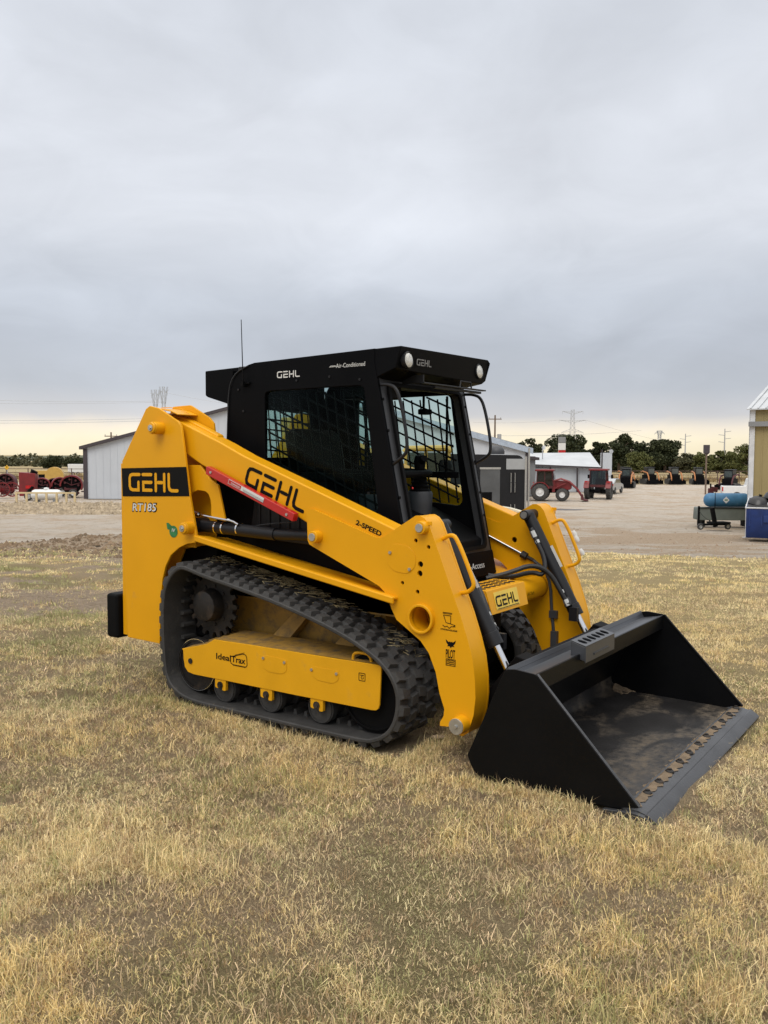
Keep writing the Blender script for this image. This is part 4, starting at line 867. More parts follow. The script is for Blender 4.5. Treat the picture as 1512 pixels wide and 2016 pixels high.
# bucket
OUT_ = [(2.187, .536), (2.232, .545), (2.338, .536), (2.800, .050), (2.690, .026), (2.062, .026), (2.030, .050), (1.999, .112)]
m = MB()
for s in (-1, 1):
    m.xz(rpoly(OUT_, .012, 2, (0, 1, 2, 5, 6, 7)), s*.900-.005, s*.900+.005)
bp = m; m = MB()                                       # curved back and floor sheet
OT = [(2.190, .530), (2.004, .112), (2.012, .075), (2.035, .045), (2.066, .030), (2.76, .020)]
IT = [(2.200, .528), (2.016, .115), (2.024, .082), (2.044, .054), (2.072, .040), (2.76, .030)]
m.xz(OT+IT[::-1], -.8945, .8945); bk = m.build('bucket', bfloor, LOADER, .001); bp.f, bp2 = bp.f, None
for s in (-1, 1):
    m = MB(); m.xz(rpoly(OUT_, .012, 2, (0, 1, 2, 5, 6, 7)), s*.900-.005, s*.900+.005); m.build('side_plate', bucketp, bk, .002)
m = MB(); m.xz([(2.016, .115), (2.200, .528), (2.208, .526), (2.022, .118)], -.8940, .8940)
for k in range(0): pass
m.build('back_wall', bucketp, bk)
m = MB(); m.xz([(2.186, .538), (2.198, .548), (2.204, .532), (2.216, .508), (2.320, .5275), (2.320, .455), (2.230, .480), (2.20, .49)], -.8943, .8943); m.build('top_beam', beamm, bk, .002)
m = MB(); m.xz([(2.3205, .531), (2.333, .532), (2.331, .450), (2.3205, .450)], -.8935, .8935); m.build('beam_lip', bucketp, bk, .002)
m = MB(); m.add([(2.075, -.895, .0425), (2.13, -.895, .16), (2.20, -.72, .045)], [(0, 2, 1)]) if False else None
# mud drifted into the far corner
gm = np.random.RandomState(9); m = MB(); R = 9; vs = []; fs = []
for i in range(R):
    for j in range(R):
        a, b = i/(R-1), j/(R-1); x = 2.07+.20*a; y = .893-.20*b; hgt = max(0, .035*(1-a*1.25)*(1-b*1.15))*(.7+.6*gm.rand())*(.5+.5*abs(sin(3.1*a+5*b+1))); xb = max(0, .05-.6*a)
        z = .031+hgt+(.02*(1-b*1.6) if i == 0 and b < .6 else 0); vs.append((x-(.02 if i == 0 else 0), y, z-(0.012 if hgt < .01 else 0)))
for i in range(R-1):
    for j in range(R-1): a = i*R+j; fs.append((a, a+1, a+R+1, a+R))
m.add(vs, fs); m.build('mud_heap', mudm, bk)
# wear plates, cutting edge and bolts
m = MB(); m.xz([(2.735, .031), (2.735, .043), (2.800, .040), (2.862, .022), (2.862, .010), (2.735, .018)], -.905, .905); m.build('edge_plate', edgem, bk, .002)
m = MB(); m.xz([(2.832, .0345), (2.842, .036), (2.880, .010), (2.888, .0), (2.842, .004), (2.832, .012)], -.920, .920); m.build('cutting_edge', edgem, bk, .002)
for s in (-1, 1):
    m = MB(); m.xz([(2.66, .008), (2.655, .022), (2.79, .036), (2.84, .026), (2.87, .004), (2.70, .001)], s*.918-.012, s*.918+.012); m.build('side_cutter', edgem, bk, .003)
    m = MB(); m.tube([(2.339, s*.894, .536), (2.800, s*.894, .052)], .006, 6); m.build('side_lip', bucketp if s > 0 else edgem, bk)
for k in range(12):
    y = -.86+k*1.715/11; m = MB(); m.lathe((2.772, y, .041), (0, 0, 1), [(0, .021), (.007, .020), (.013, .014), (.016, 0)], 14); m.cyl((2.772, y, .05), (2.772, y, .060), .010, seg=6); b = m.build('edge_bolt', rustd, bk)
m = MB(); vs = []; fs = []                      # mud packed round the bolts
for k in range(90):
    y = -.88+k*1.76/89; wv = .012*sin(k*.86*2)+.006*gm.randn(); vs += [(2.738-abs(wv)-.012*gm.rand(), y, .0436-.012), (2.756, y, .0478), (2.790+wv*.8, y, .0436)]
for k in range(89): a = 3*k; fs += [(a, a+1, a+4, a+3), (a+1, a+2, a+5, a+4)]
m.add(vs, fs); m.build('mud_strip', mudm, bk, flat=True)
# step with six holes on the top beam
m = MB(); f = frame((2.235, -.325, .563), (0, 1, 0), (-1, 0, .12)); hs = [circ(.047+k*.058, .040, .0235, 16) for k in range(6)]
f = Matrix(((0, 1, 0, 2.284), (1, 0, 0, -.398), (0, -.27, 1, .590), (0, 0, 0, 1)))
m.poly([[(0, 0), (.385, 0), (.385, .078), (0, .078)]]+hs, .006, f)
m.box(2.356, 2.362, -.3985, -.0125, .492, .5735); m.box(2.284, 2.290, -.3985, -.0125, .515, .5895)
for yy in (-.3985, -.0185): m.xz([(2.290, .515), (2.356, .500), (2.356, .569), (2.290, .588)], yy, yy+.006)
m.build('bucket_step', beamm, bk, .002)
m = MB(); m.box(2.291, 2.355, -.391, -.020, .500, .540); m.build('step_hole_shade', blackm, bk)  # black filler added so the step holes look shaded inside
m = MB(); m.box(2.362, 2.367, -.30, -.10, .515, .525); m.build('step_ledge', edgem, bk)
# coupler behind the bucket
m = MB()
for y in (-.50, .50): m.xz([(1.90, .14), (2.02, .14), (2.15, .50), (2.07, .52), (1.86, .25)], y-.06, y+.06)
m.xz([(1.92, .12), (2.0, .10), (2.13, .49), (2.08, .50)], -.55, .55); m.build('coupler', blackm, LOADER, .006)
OFF = Vector((0, 0, 0))

# ------------------------------------------------------------------ things beyond the lawn
wallw = pm('white_sheet_metal', (.50, .53, .57), .55, var=.05, vs=.4)
wally = pm('tan_sheet_metal', (.31, .245, .11), .6, var=.08, vs=.8)
wallg = pm('grey_sheet_metal', (.22, .225, .23), .5, var=.1, vs=.6)
roofm = pm('metal_roof', (.50, .52, .54), .4, metal=.2, var=.1, vs=.7)
trimd = pm('dark_trim', (.05, .04, .045), .6)
trimw = pm('white_trim', (.60, .61, .62), .5)
redf = pm('farm_red', (.17, .011, .013), .45, var=.2, vs=3)
redd = pm('faded_dark_red', (.075, .012, .014), .6, var=.3, vs=3)
orange = pm('orange_paint', (.42, .16, .045), .45, var=.1)
silver = pm('silver_paint', (.42, .44, .46), .3, metal=.5, var=.05)
white = pm('white_paint', (.70, .70, .69), .35, var=.04)
navy = pm('navy_paint', (.008, .030, .14), .45, var=.2, vs=4, bump=.1, dirt=((.05, .05, .07), .15, 5))
bluep = pm('weathered_blue_paint', (.045, .16, .30), .5, var=.2, vs=3, dirt=((.42, .42, .42), .12, 3))
sage = pm('grey_green_paint', (.13, .15, .135), .6, var=.12, vs=3)
wood = pm('weathered_wood', (.16, .115, .085), .85, var=.25, vs=8)
woody = pm('pale_yellow_wood', (.58, .46, .26), .7, var=.08)
galv = pm('galvanised_steel', (.42, .43, .45), .5, metal=.4, var=.1)
pipe = pm('rusty_pipe', (.10, .065, .05), .8, var=.2)
bag = pm('black_plastic_bag', (.012, .012, .013), .35, var=.2, bump=.5, bs=9)
lampr = pm('red_lamp_glass', (.45, .01, .012), .2)
dirtp = pm('wet_dirt', (.05, .038, .03), .35, var=.3, vs=2)
oldy = pm('machine_yellow', (.50, .31, .07), .5, var=.08)
def P(name, mb, mat, root, **k): return mb.build(name, mat, root, **k)
def wheel(root, x, y, z, r, w, rim=white, tread=True, name='wheel', hub=.55):
    m = MB(); m.lathe((x, y-w/2, z), (0, 1, 0), [(0, r*hub), (0, r*.80), (w*.12, r*.97), (w*.5, r), (w*.88, r*.97), (w, r*.80), (w, r*hub), (w*.5, r*hub*.97), (0, r*hub)], 28, cap=False)
    if tread:
        for i in range(20):
            a = 2*pi*i/20
            for s in (0, 1):
                q = Matrix.Translation((x, y, z)) @ Matrix.Rotation(a+s*.16, 4, 'Y') @ Matrix.Translation((0, 0, r)) @ Matrix.Rotation((.6 if s else -.6), 4, 'Z')
                m.box(-.03*r/.6, .03*r/.6, (0 if s else -w*.5), (w*.5 if s else 0), -.03, .035, q)
    t = m.build(name, rubberd, root)
    m = MB(); m.lathe((x, y-w*.30, z), (0, 1, 0), [(0, 0), (0, r*.18), (w*.08, r*.2), (w*.12, r*.42), (w*.0, r*.50), (w*.0, r*.56), (w*.6, r*.56), (w*.6, r*.5), (w*.45, r*.42), (w*.5, 0)], 24); m.build('rim', rim, t); return t
# --- long white building behind everything, seen gable end on
b = site('white_building', -6.46, 73.5, 0, 'long white metal building with dark trim rising behind the loader', 'building')
W_ = 18.4; zE, zR = 4.35, 9.3
m = MB()
prof = [(-W_, 0), (W_, 0), (W_, zE), (0, zR), (-W_, zE)]
fx = Matrix(((1, 0, 0, 0), (0, 0, 1, 0), (0, 1, 0, 0), (0, 0, 0, 1))); m.add([(x, 0, z) for x, z in prof]+[(x, 40, z) for x, z in prof], [(0, 1, 2, 3, 4), (9, 8, 7, 6, 5)]+[(i, i+5, (i+1) % 5+5, (i+1) % 5) for i in range(5) if i not in (2, 3)])
for k in range(61): x = -W_+.3+k*.6; m.box(x-.03, x+.03, -.02, .0, 0, zR-(zR-zE)*abs(x)/W_-.15)
P('wall', m, wallw, b, flat=True)
m = MB()
for s in (-1, 1): m.add([(0, -.35, zR+.1), (s*(W_+.35), -.35, zE), (s*(W_+.35), 40.3, zE), (0, 40.3, zR+.1), (0, -.35, zR-.16), (s*(W_+.35), -.35, zE-.26), (s*(W_+.35), 40.3, zE-.26), (0, 40.3, zR-.16)], [(0, 1, 2, 3), (4, 7, 6, 5), (0, 4, 5, 1), (1, 5, 6, 2)])
P('roof', m, trimd, b, flat=True)
m = MB(); m.add([(.2, -.36, zR+.05), (W_+.36, -.36, zE-.02), (W_+.36, -.36, zE-.5), (.2, -.36, zR-.5)], [(0, 1, 2, 3)]); P('gable_flashing', m, pm('blue_grey_flashing', (.36, .42, .50), .5), b, flat=True)
m = MB(); m.box(-W_-.10, -W_+.22, -.12, -.022, 0, zE-.2); P('corner_trim', m, trimd, b)
m = MB(); m.box(W_-.22, W_+.10, -.12, -.022, 0, zE-.2); P('corner_trim', m, trimd, b)
# --- low sheds to the right
b = site('storage_shed', 12.46, 80, 8, 'small grey shed with dark roof edge between trailer and white shed', 'shed')
m = MB(); m.box(-1.9, 1.25, 0, 8, 0, 3.6); P('wall', m, wallg, b); m = MB(); m.add([(-2.1, -.4, 3.95), (1.5, -.4, 3.5), (1.5, 8, 3.5), (-2.1, 8, 3.95), (-2.1, -.4, 3.7), (1.5, -.4, 3.25), (1.5, 8, 3.25), (-2.1, 8, 3.7)], [(0, 1, 2, 3), (4, 7, 6, 5), (0, 4, 5, 1), (1, 5, 6, 2), (2, 6, 7, 3), (3, 7, 4, 0)]); P('roof', m, trimd, b)
b = site('open_shed', 18.00, 88, 0, 'long low white shed with pale metal roof behind the red tractors', 'shed')
m = MB(); m.box(-3.4, 3.3, 4, 4.2, 0, 3.0); m.box(-3.4, 3.3, .3, .4, 0, 2.35)
for k in range(22): m.box(-3.3+k*.3, -3.26+k*.3, .27, .3, 0, 2.35)
P('wall', m, wallw, b)
m = MB(); m.add([(-4.0, -.3, 2.75), (3.5, -.3, 2.45), (3.6, 5, 3.95), (-4.1, 5, 3.85), (-4.0, -.3, 2.6), (3.5, -.3, 2.3), (3.6, 5, 3.8), (-4.1, 5, 3.7)], [(0, 1, 2, 3), (4, 7, 6, 5), (0, 4, 5, 1), (1, 5, 6, 2), (2, 6, 7, 3), (3, 7, 4, 0)]); P('roof', m, roofm, b)
m = MB(); m.add([(-4.02, -.34, 2.62), (3.52, -.34, 2.32), (3.52, -.34, 2.48), (-4.02, -.34, 2.78)], [(0, 1, 2, 3)]); P('gutter', m, trimd, b)
for x in (-3.3, -1.5, 1.2, 3.2): m = MB(); m.box(x-.07, x+.07, -.2, -.05, 0, 2.5); P('post', m, trimd, b)
b = site('grain_bin', 24.06, 96, 0, 'narrow white metal tower at the right end of the pale roofed shed', 'metal tower')
m = MB(); m.box(-.50, .52, -.5, .5, 0, 3.85); P('shell', m, wallw, b, bevel=.03); m = MB(); m.box(-.62, -.52, -.55, -.45, 0, 4.2); P('post', m, trimd, b)
m = MB(); m.lathe((.42, -.3, 4.0), (0, -1, .1), [(0, .05), (.1, .22), (.2, .22)], 12); P('lamp', m, galv, b)
# --- black trailer
b = site('enclosed_trailer', 4.08, 31, 4, 'tall black enclosed trailer with a grey side panel and domed roof vent', 'trailer')
m = MB(); m.xz(rpoly([(-2.6, .35), (.92, .35), (.92, 2.75), (.72, 3.05), (-2.6, 3.10)], .15, 3), 0, 2.2); P('body', m, blackg, b, bevel=.02)
m = MB(); m.box(-.72, -.02, -.015, -.002, .9, 2.55); P('side_panel', m, pm('smoked_panel', (.085, .09, .095), .25, var=.2, vs=1.5), b); m = MB(); m.box(-.74, .0, -.03, -.016, 2.55, 2.62); P('panel_rail', m, steel, b)
m = MB(); m.box(-.70, -.30, -.025, -.016, 1.15, 1.75); m.box(-.74, 0, -.02, 0, .85, .9); P('panel_hatch', m, blackm, b)
for z in (1.0, 1.75, 2.1):
    m = MB(); m.tube([(.36, -.01, z), (.36, -.08, z), (.36, -.08, z+.32), (.36, -.01, z+.32)], .014, 6); m.tube([(.50, -.01, z), (.50, -.08, z), (.50, -.08, z+.32), (.50, -.01, z+.32)], .014, 6); P('door_handle', m, steel, b)
m = MB(); m.lathe((-.02, .6, 3.08), (0, 0, 1), [(0, .27), (.10, .28), (.20, .24), (.28, .15), (.31, 0)], 18); P('roof_vent', m, greyp, b)
m = MB(); m.box(.86, .93, -.03, .0, .3, 3.0); m.cyl((.98, -.1, .3), (.98, -.1, 3.3), .035, seg=8); P('corner_post', m, steel, b)
m = MB(); m.box(.2, .88, -.012, -.001, 2.55, 2.92); P('sky_reflection', m, silver, b)  # silver panel added to imitate the sky's reflection in the black body
for x in (-1.6, -.6): wheel(b, x, .1, .36, .36, .24, steel, False)
m = MB(); m.box(-.6, .1, -.3, -.05, .55, .62); m.box(-.6, -.45, -.31, -.30, .5, .62); P('step', m, trimw, b)
m = MB(); m.box(-.55, -.40, -.32, -.311, .52, .60); m.box(-.2, -.05, -.32, -.301, .52, .60); P('reflector', m, lampr, b)

# --- tractors
def tractor(root, loader):
    y = .38
    m = MB(); m.xz(rpoly([(.55, .95), (2.05, .88), (2.18, 1.0), (2.16, 1.40), (1.9, 1.58), (.55, 1.72)], .1, 3), -y, y); P('hood', m, redf, root, bevel=.04)
    m = MB(); m.box(-.7, 1.9, -.24, .24, .62, 1.0); m.box(1.1, 1.3, -.75, .75, .42, .56); m.box(-.35, .25, -.8, .8, .55, .80); P('chassis', m, blackm, root, bevel=.02)
    m = MB(); m.box(2.165, 2.185, -.30, .30, 1.0, 1.38); P('grille', m, blackm, root)
    c = MB(); 
    for s in (-1, 1):
        for p, q in (((-.68, 1.05), (-.60, 2.42)), ((.02, 1.25), (.0, 2.42)), ((.72, 1.2), (.58, 2.42))): c.cyl((p[0], s*.72, p[1]), (q[0], s*.66, q[1]), .035, seg=6)
    c.box(-.66, .66, -.72, .72, 1.0, 1.22); P('cab_frame', c, redd, root)
    m = MB()
    for s in (-1, 1): m.xz([(-.64, 1.22), (.68, 1.22), (.56, 2.40), (-.58, 2.40)], s*.69-.005, s*.69+.005)
    m.add([(-.66, -.66, 1.22), (-.66, .66, 1.22), (-.59, .62, 2.4), (-.59, -.62, 2.4)], [(0, 1, 2, 3)]); m.add([(.70, -.66, 1.22), (.70, .66, 1.22), (.58, .62, 2.4), (.58, -.62, 2.4)], [(0, 1, 2, 3)]); P('cab_glass', m, dglass, root, flat=True)
    m = MB(); m.box(-.80, .75, -.80, .80, 2.42, 2.58); P('cab_roof', m, redf, root, bevel=.06)
    m = MB(); m.box(-.35, .05, -.25, .25, 1.22, 1.75); m.tube([(.35, -.18, 1.62), (.35, .18, 1.62)], .02, 6); P('seat', m, blackm, root, bevel=.04)
    for s in (-1, 1):
        wheel(root, -.35, s*.92, .70, .70, .42, white, hub=.5); wheel(root, 1.45, s*.82, .50, .50, .30, white, hub=.5)
        m = MB(); fpz = [(-.35+.80*cos(a), .74+.80*sin(a)) for a in np.linspace(.35, 2.9, 10)]; fpi = [(-.35+.74*cos(a), .74+.74*sin(a)) for a in np.linspace(.35, 2.9, 10)][::-1]
        m.xz(fpz+fpi, s*.92-.22, s*.92+.22); P('fender', m, redf, root)
        m = MB(); m.box(-.92, -.86, s*.95-.1, s*.95+.1, 1.42, 1.52); P('tail_lamp', m, lampr, root)
        m = MB(); m.tube([(.60, s*.70, 1.9), (.75, s*1.0, 1.95)], .015, 6); m.box(.72, .76, s*1.0-.09, s*1.0+.09, 1.72, 2.05); P('mirror', m, blackm, root)
    m = MB(); m.cyl((.75, -.30, 1.6), (.75, -.30, 2.25), .045, seg=8); P('exhaust', m, galv, root)
    if loader:
        for s in (-1, 1):
            m = MB(); m.tube([(.45, s*.52, 1.55), (1.3, s*.52, 1.80), (2.0, s*.52, 1.55), (2.65, s*.52, .95), (3.05, s*.52, .30)], .075, 6); m.box(.62, .85, s*.52-.05, s*.52+.05, .7, 1.7); m.cyl((.75, s*.52, .95), (1.75, s*.52, 1.45), .045, seg=8); P('loader_arm', m, redf, root)
        m = MB(); m.xz([(2.95, .12), (3.15, .05), (3.55, .0), (3.55, .04), (3.2, .13), (3.10, .50), (2.98, .55)], -.80, .80); P('loader_bucket', m, redd, root)
tr = site('farm_tractor', 13.48, 74, -14, 'red cab tractor with front loader parked side on before the pale shed', 'tractor', 'red tractors parked on the gravel'); tractor(tr, True)
tr = site('farm_tractor', 18.59, 76.5, 68, 'red cab tractor without loader, seen from behind beside the silver car', 'tractor', 'red tractors parked on the gravel'); tractor(tr, False)
# --- road vehicles
def car(root, col, pick):
    if pick: pr = [(-2.7, .45), (2.5, .45), (2.6, .75), (2.5, 1.05), (1.3, 1.15), (.75, 1.85), (-.7, 1.88), (-.85, 1.25), (-2.7, 1.25)]
    else: pr = [(-2.1, .35), (2.1, .35), (2.2, .6), (2.05, .85), (1.05, .98), (.35, 1.42), (-.95, 1.45), (-1.75, 1.05), (-2.15, .98), (-2.2, .6)]
    m = MB(); m.xz(rpoly(pr, .12, 3), -.86, .86); P('body', m, col, root, bevel=.05)
    gl = [(-.62, 1.28), (.98, 1.18), (.66, 1.76), (-.60, 1.80)] if pick else [(-1.35, 1.05), (.85, 1.0), (.32, 1.36), (-.90, 1.39)]
    for s in (-1, 1):
        m = MB(); m.xz(gl, s*.865-.004, s*.865+.004); P('side_window', m, winr, root)
        for x in (-1.55, 1.5) if pick else (-1.3, 1.35): wheel(root, x, s*.80, .38 if pick else .32, .38 if pick else .32, .22, steel, False)
        m = MB(); x = -2.71 if pick else -2.2; m.box(x-.01, x+.08, s*.78-.1, s*.78+.09, .80, 1.15 if pick else .95); P('tail_lamp', m, lampr, root)
    if pick:
        m = MB(); m.box(-2.6, -.95, -.74, .74, 1.251, 1.262); P('bed', m, blackm, root); m = MB(); m.box(-2.725, -2.701, -.60, .60, .70, 1.20); P('tailgate', m, col, root, bevel=.01)
        m = MB(); m.box(-2.8, -2.70, -.85, .85, .42, .58); P('bumper', m, steel, root)
c_ = site('parked_car', 21.94, 86, 62, 'silver car half hidden behind the tractor seen from behind', 'car'); car(c_, silver, False)
c_ = site('pickup_truck', 31.13, 74, -16, 'white pickup truck with its tail towards the blue tank', 'pickup truck'); car(c_, white, True)

# --- small compact loaders lined up along the pipe fence
def skid(root, col, dark=False):
    m = MB(); m.box(-.55, .55, -.9, 1.1, .35, 1.15); P('body', m, blackm, root, bevel=.04)
    for s in (-1, 1):
        m = MB(); m.tube([(s*.66, 1.1, 1.45), (s*.66, .6, 1.60), (s*.66, -.9, 1.40), (s*.66, -1.35, .9), (s*.66, -1.45, .45)], .085, 6); P('lift_arm', m, col, root)
        m = MB(); m.xz([(-.0, 0)]*0 or rpoly([(-1.0, .0), (1.0, .0), (1.15, .35), (.7, .62), (-.8, .70), (-1.15, .4)], .15, 3), -.19, .19)
        m.v = [(s*.72+y, x, z) for x, y, z in m.v]; P('track', m, rubberd, root)
    m = MB(); m.box(-.46, .46, -.55, .75, 1.15, 2.02); m.box(-.50, .50, -.62, .80, 2.02, 2.12); P('cab', m, blackg, root, bevel=.04)
    m = MB(); m.box(-.38, .38, -.56, -.551, 1.30, 1.95); P('front_window', m, winr, root)
    m = MB(); m.box(-.95, .95, -2.15, -1.45, .03, .07); m.box(-.95, .95, -1.50, -1.45, .03, .60); m.box(-.95, -.91, -2.1, -1.45, .03, .50); m.box(.91, .95, -2.1, -1.45, .03, .50); P('bucket', m, blackm, root)
OR = 'orange compact loaders along the pipe fence'
first = None
for px_r, d_, rz, lab in ((33.60, 112, 6, 'orange compact loader right of the front parked pair'), (36.69, 112, -3, 'middle orange compact loader, second from the black pole'), (39.78, 112, -8, 'orange compact loader right beside the tall black pole'),
        (30.85, 113, 5, 'orange compact loader standing behind another one near the silver car'), (27.15, 99, -22, 'orange compact loader parked in front of the row')):
    if first is None: first = site('compact_loader', px_r, d_, rz, lab, 'compact loader', OR); skid(first, orange)
    else:
        x, y = S(px_r, d_); o = first.copy(); C.objects.link(o); o.location = (x, y, float(np.interp(d_, KX, KZ))); o.rotation_euler = (0, 0, YAW+rad(rz)); o['label'] = lab
        for ch in first.children: c2 = ch.copy(); C.objects.link(c2); c2.parent = o
sk = site('compact_loader', 37.13, 95, -38, 'dark compact loader with a big square cab by the white pickup', 'compact loader'); skid(sk, redd)

# --- pipe fences
def fence(r0, r1, d, lab, rails=(.55, 1.05, 1.55), sp=2.9, mat=pipe, dslope=0):
    f = site('pipe_fence', r0, d, 0, lab, 'fence'); n = int((r1-r0)/sp)
    for k in range(n+1): m = MB(); m.box(k*sp-.05, k*sp+.05, -.05+dslope*k, .05+dslope*k, 0, rails[-1]+.08); P('post', m, mat, f)
    for z in rails: m = MB(); m.cyl((0, 0, z), (n*sp, dslope*n, z), .045, seg=6); P('rail', m, mat, f)
fence(29.59, 56, 117, 'dark pipe fence behind the row of orange compact loaders')
fence(-62, -30, 118, 'brown pipe fence behind the red farm machines at left')
# --- tall black pole with a box, utility poles, pylons, wires
b = site('light_pole', 30.56, 84, 0, 'tall dark pole with a square lamp box near the compact loaders', 'pole')
m = MB(); m.cyl((0, 0, 0), (0, 0, 3.9), .085, seg=8); P('pole', m, wood, b); m = MB(); m.box(-.24, .24, -.2, .2, 3.95, 4.7); m.add([(-.24, -.2, 3.949), (.24, -.2, 3.949), (.24, .2, 3.949), (-.24, .2, 3.949), (0, 0, 3.65)], [(0, 1, 4), (1, 2, 4), (2, 3, 4), (3, 0, 4)]); P('lamp_box', m, trimd, b)
def upole(r, d, top, lab, tf=False, group=None, w=.16):
    o = site('utility_pole', r, d, 0, lab, 'utility pole', group); z0 = o.location.z; h = top-z0
    m = MB(); m.cyl((0, 0, 0), (0, 0, h), w*1.1, w*.8, 8); P('pole', m, wood, o); m = MB(); m.box(-1.1, 1.1, -.07, .07, h-.75, h-.6); P('crossarm', m, wood, o)
    for x in (-1.0, .95): m = MB(); m.cyl((x, 0, h-.6), (x, 0, h-.35), .06, seg=6); P('insulator', m, galv, o)
    if tf: m = MB(); m.cyl((.75, 0, h-4.6), (.75, 0, h-3.2), .35, seg=12); m.cyl((-1.2, 0, h-5.3), (-1.2, 0, h-3.9), .30, seg=12); m.box(-1.2, .6, -.05, .05, h-4.2, h-4.1); P('transformer', m, galv, o)
upole(18.71, 150, 8.38, 'dark utility pole with grey transformers right of the cab', True)
upole(-46.21, 150, 5.28, 'small wooden pole with crossarm above the white building roof')
def lattice(r, d, top, arms, lab, w=2.2, legs=6.5, fork=False):
    o = site('power_pylon', r, d, 0, lab, 'pylon', 'lattice power pylons'); h = top-o.location.z; m = MB(); t = .09*d/450
    hw = lambda z: (legs*(1-z/(h*.62))+w*(z/(h*.62)))/2 if z < h*.62 else w/2*(1-.35*(z-h*.62)/(h*.38))
    zz = list(np.linspace(0, h, 13))
    for a, bz in zip(zz, zz[1:]):
        p, q = hw(a), hw(bz)
        for sx, sy in ((1, 1), (1, -1), (-1, -1), (-1, 1)): m.cyl((sx*p, sy*p, a), (sx*q, sy*q, bz), t, seg=4)
        for sx in (1, -1): m.cyl((p, sx*p, a), (-q, sx*q, bz), t*.6, seg=3); m.cyl((-p, sx*p, a), (q, sx*q, bz), t*.6, seg=3)
        m.cyl((-q, -q, bz), (q, -q, bz), t*.6, seg=3)
    P('mast', m, galv, o, flat=True)
    for z, L, dz in arms:
        m = MB(); z = h*z
        for s in (-1, 1):
            m.cyl((s*w*.4, 0, z), (s*L, 0, z-dz*.3), t, seg=4); m.cyl((s*w*.4, 0, z+dz), (s*L, 0, z-dz*.3), t, seg=4)
            for f_ in (.3, .55, .8): m.cyl((s*(w*.4+(L-w*.4)*f_), 0, z-dz*.3*f_), (s*(w*.4+(L-w*.4)*(f_-.15)), 0, z+dz*(1-f_)), t*.6, seg=3)
            m.cyl((s*L, 0, z-dz*.3), (s*L, 0, z-dz*.3-1.4), t*.7, seg=3)
        P('crossarm', m, galv, o, flat=True)
    if fork:
        for s in (-1, 1): m = MB(); m.cyl((s*.5, 0, h*.76), (s*1.7, 0, h), t*1.4, seg=4); m.cyl((s*1.0, 0, h*.78), (s*2.1, 0, h), t, seg=4); m.cyl((s*1.4, 0, h*.94), (s*2.6, 0, h*.96), t, seg=4); P('horn', m, galv, o, flat=True)
lattice(95.43, 450, 25.02, [(.80, 6.8, -.9), (.60, 5.5, 1.4), (.96, 5.2, -1.0)], 'lattice power pylon with three wide arms above the oaks', 2.2)
lattice(-108.14, 420, 32.14, [(.93, 1.8, .8)], 'left one of two close lattice pylons above the loader tower', 1.6, 5, True)
lattice(-106.76, 430, 34.35, [(.93, 1.8, .8)], 'right one of two close lattice pylons above the loader tower', 1.6, 5, True)
lattice(217.24, 700, 22.00, [(.93, 3.8, 1.5)], 'tiny faint lattice pylon between two oak crowns', 2.5, 6, True)
def mono(px_r, d, top, lab):
    o = site('steel_power_pole', px_r, d, 0, lab, 'power pole'); h = top-o.location.z; m = MB(); m.cyl((0, 0, 0), (0, 0, h), .32, .16, 8); P('pole', m, galv, o)
    for k, s in enumerate((1, -1, 1, -1)): m = MB(); m.cyl((0, 0, h*(.92-.09*k)), (s*2.1, 0, h*(.925-.09*k)+.2), .10, seg=5); P('crossarm', m, galv, o)
mono(112.09, 330, 10.02, 'shorter grey steel power pole left of the black lamp pole')
mono(115.17, 300, 10.97, 'grey steel power pole with side arms right of the black lamp pole')
def wire(a, b, sag, lab, rad_=.05):
    pa = Vector((*S(a[0], a[1]), a[2])); pb = Vector((*S(b[0], b[1]), b[2])); pts = []
    for i in range(13): t = i/12; q = pa*(1-t)+pb*t; q.z -= sag*4*t*(1-t); pts.append(q)
    m = MB(); m.tube(pts, rad_, 4); o = m.build('power_line', galv, None, flat=True); tag(o, lab, 'power line', 'overhead power lines')
wr = .045
wire((-196.97, 420, 27.31), (-108.62, 420, 26.83), .6, 'highest wire left of the two close pylons', .055)
wire((-201.66, 430, 26.20), (-107.25, 430, 26.94), .5, 'second highest wire left of the two close pylons', .055)
wire((-140.69, 300, 12.86), (-73.45, 300, 13.90), .3, 'upper one of the two low wires left of the tower plate', .05)
wire((-140.69, 301, 12.00), (-73.45, 301, 13.21), .3, 'lower one of the two low wires left of the tower plate', .05)
wire((-103.79, 420, 30.93), (-54.25, 400, 22.40), .6, 'wire sloping right from the pylons to behind the cab', .05)
wire((18.71, 150, 4.93), (43.45, 150, 5.88), .3, 'wire running right from the pole with transformers', .022)
wire((8.97, 150, 4.85), (18.71, 150, 4.93), .1, 'wire between the cab and the pole with transformers', .022)
wire((101.90, 450, 19.85), (230.92, 700, 11.54), 1, 'thin wire descending right from the three armed pylon', .05)
wire((45.00, 450, 18.55), (88.97, 450, 19.85), .8, 'thin wire reaching the three armed pylon from the left', .05)
# sign pylon and mast by the sheds
b = site('pylon_sign', 27.08, 135, 0, 'tall roadside sign with white, red and white panels before the oaks', 'sign')
m = MB(); m.box(-.3, .3, .0, .3, 0, 1.80+2.1); P('post', m, galv, b)
for z0, z1, mt in ((5.85, 6.75, wallg), (4.75, 5.80, white), (4.30, 4.72, lampr), (3.9, 4.27, wallg), (3.5, 3.87, white)): m = MB(); m.box(-.52, .52, -.15, .35, z0-.3, z1-.3); P('sign_panel', m, mt, b)
b = site('antenna_mast', 16.09, 90, 0, 'thin pale mast standing behind the side-on red tractor', 'mast'); m = MB(); m.cyl((0, 0, 0), (0, 0, 4.5), .05, seg=6); P('pole', m, galv, b); m = MB(); m.box(.0, .28, -.02, .02, 4.2, 4.6); m.box(-.1, .3, -.03, -.021, 4.35, 4.42); P('vane', m, trimw, b)
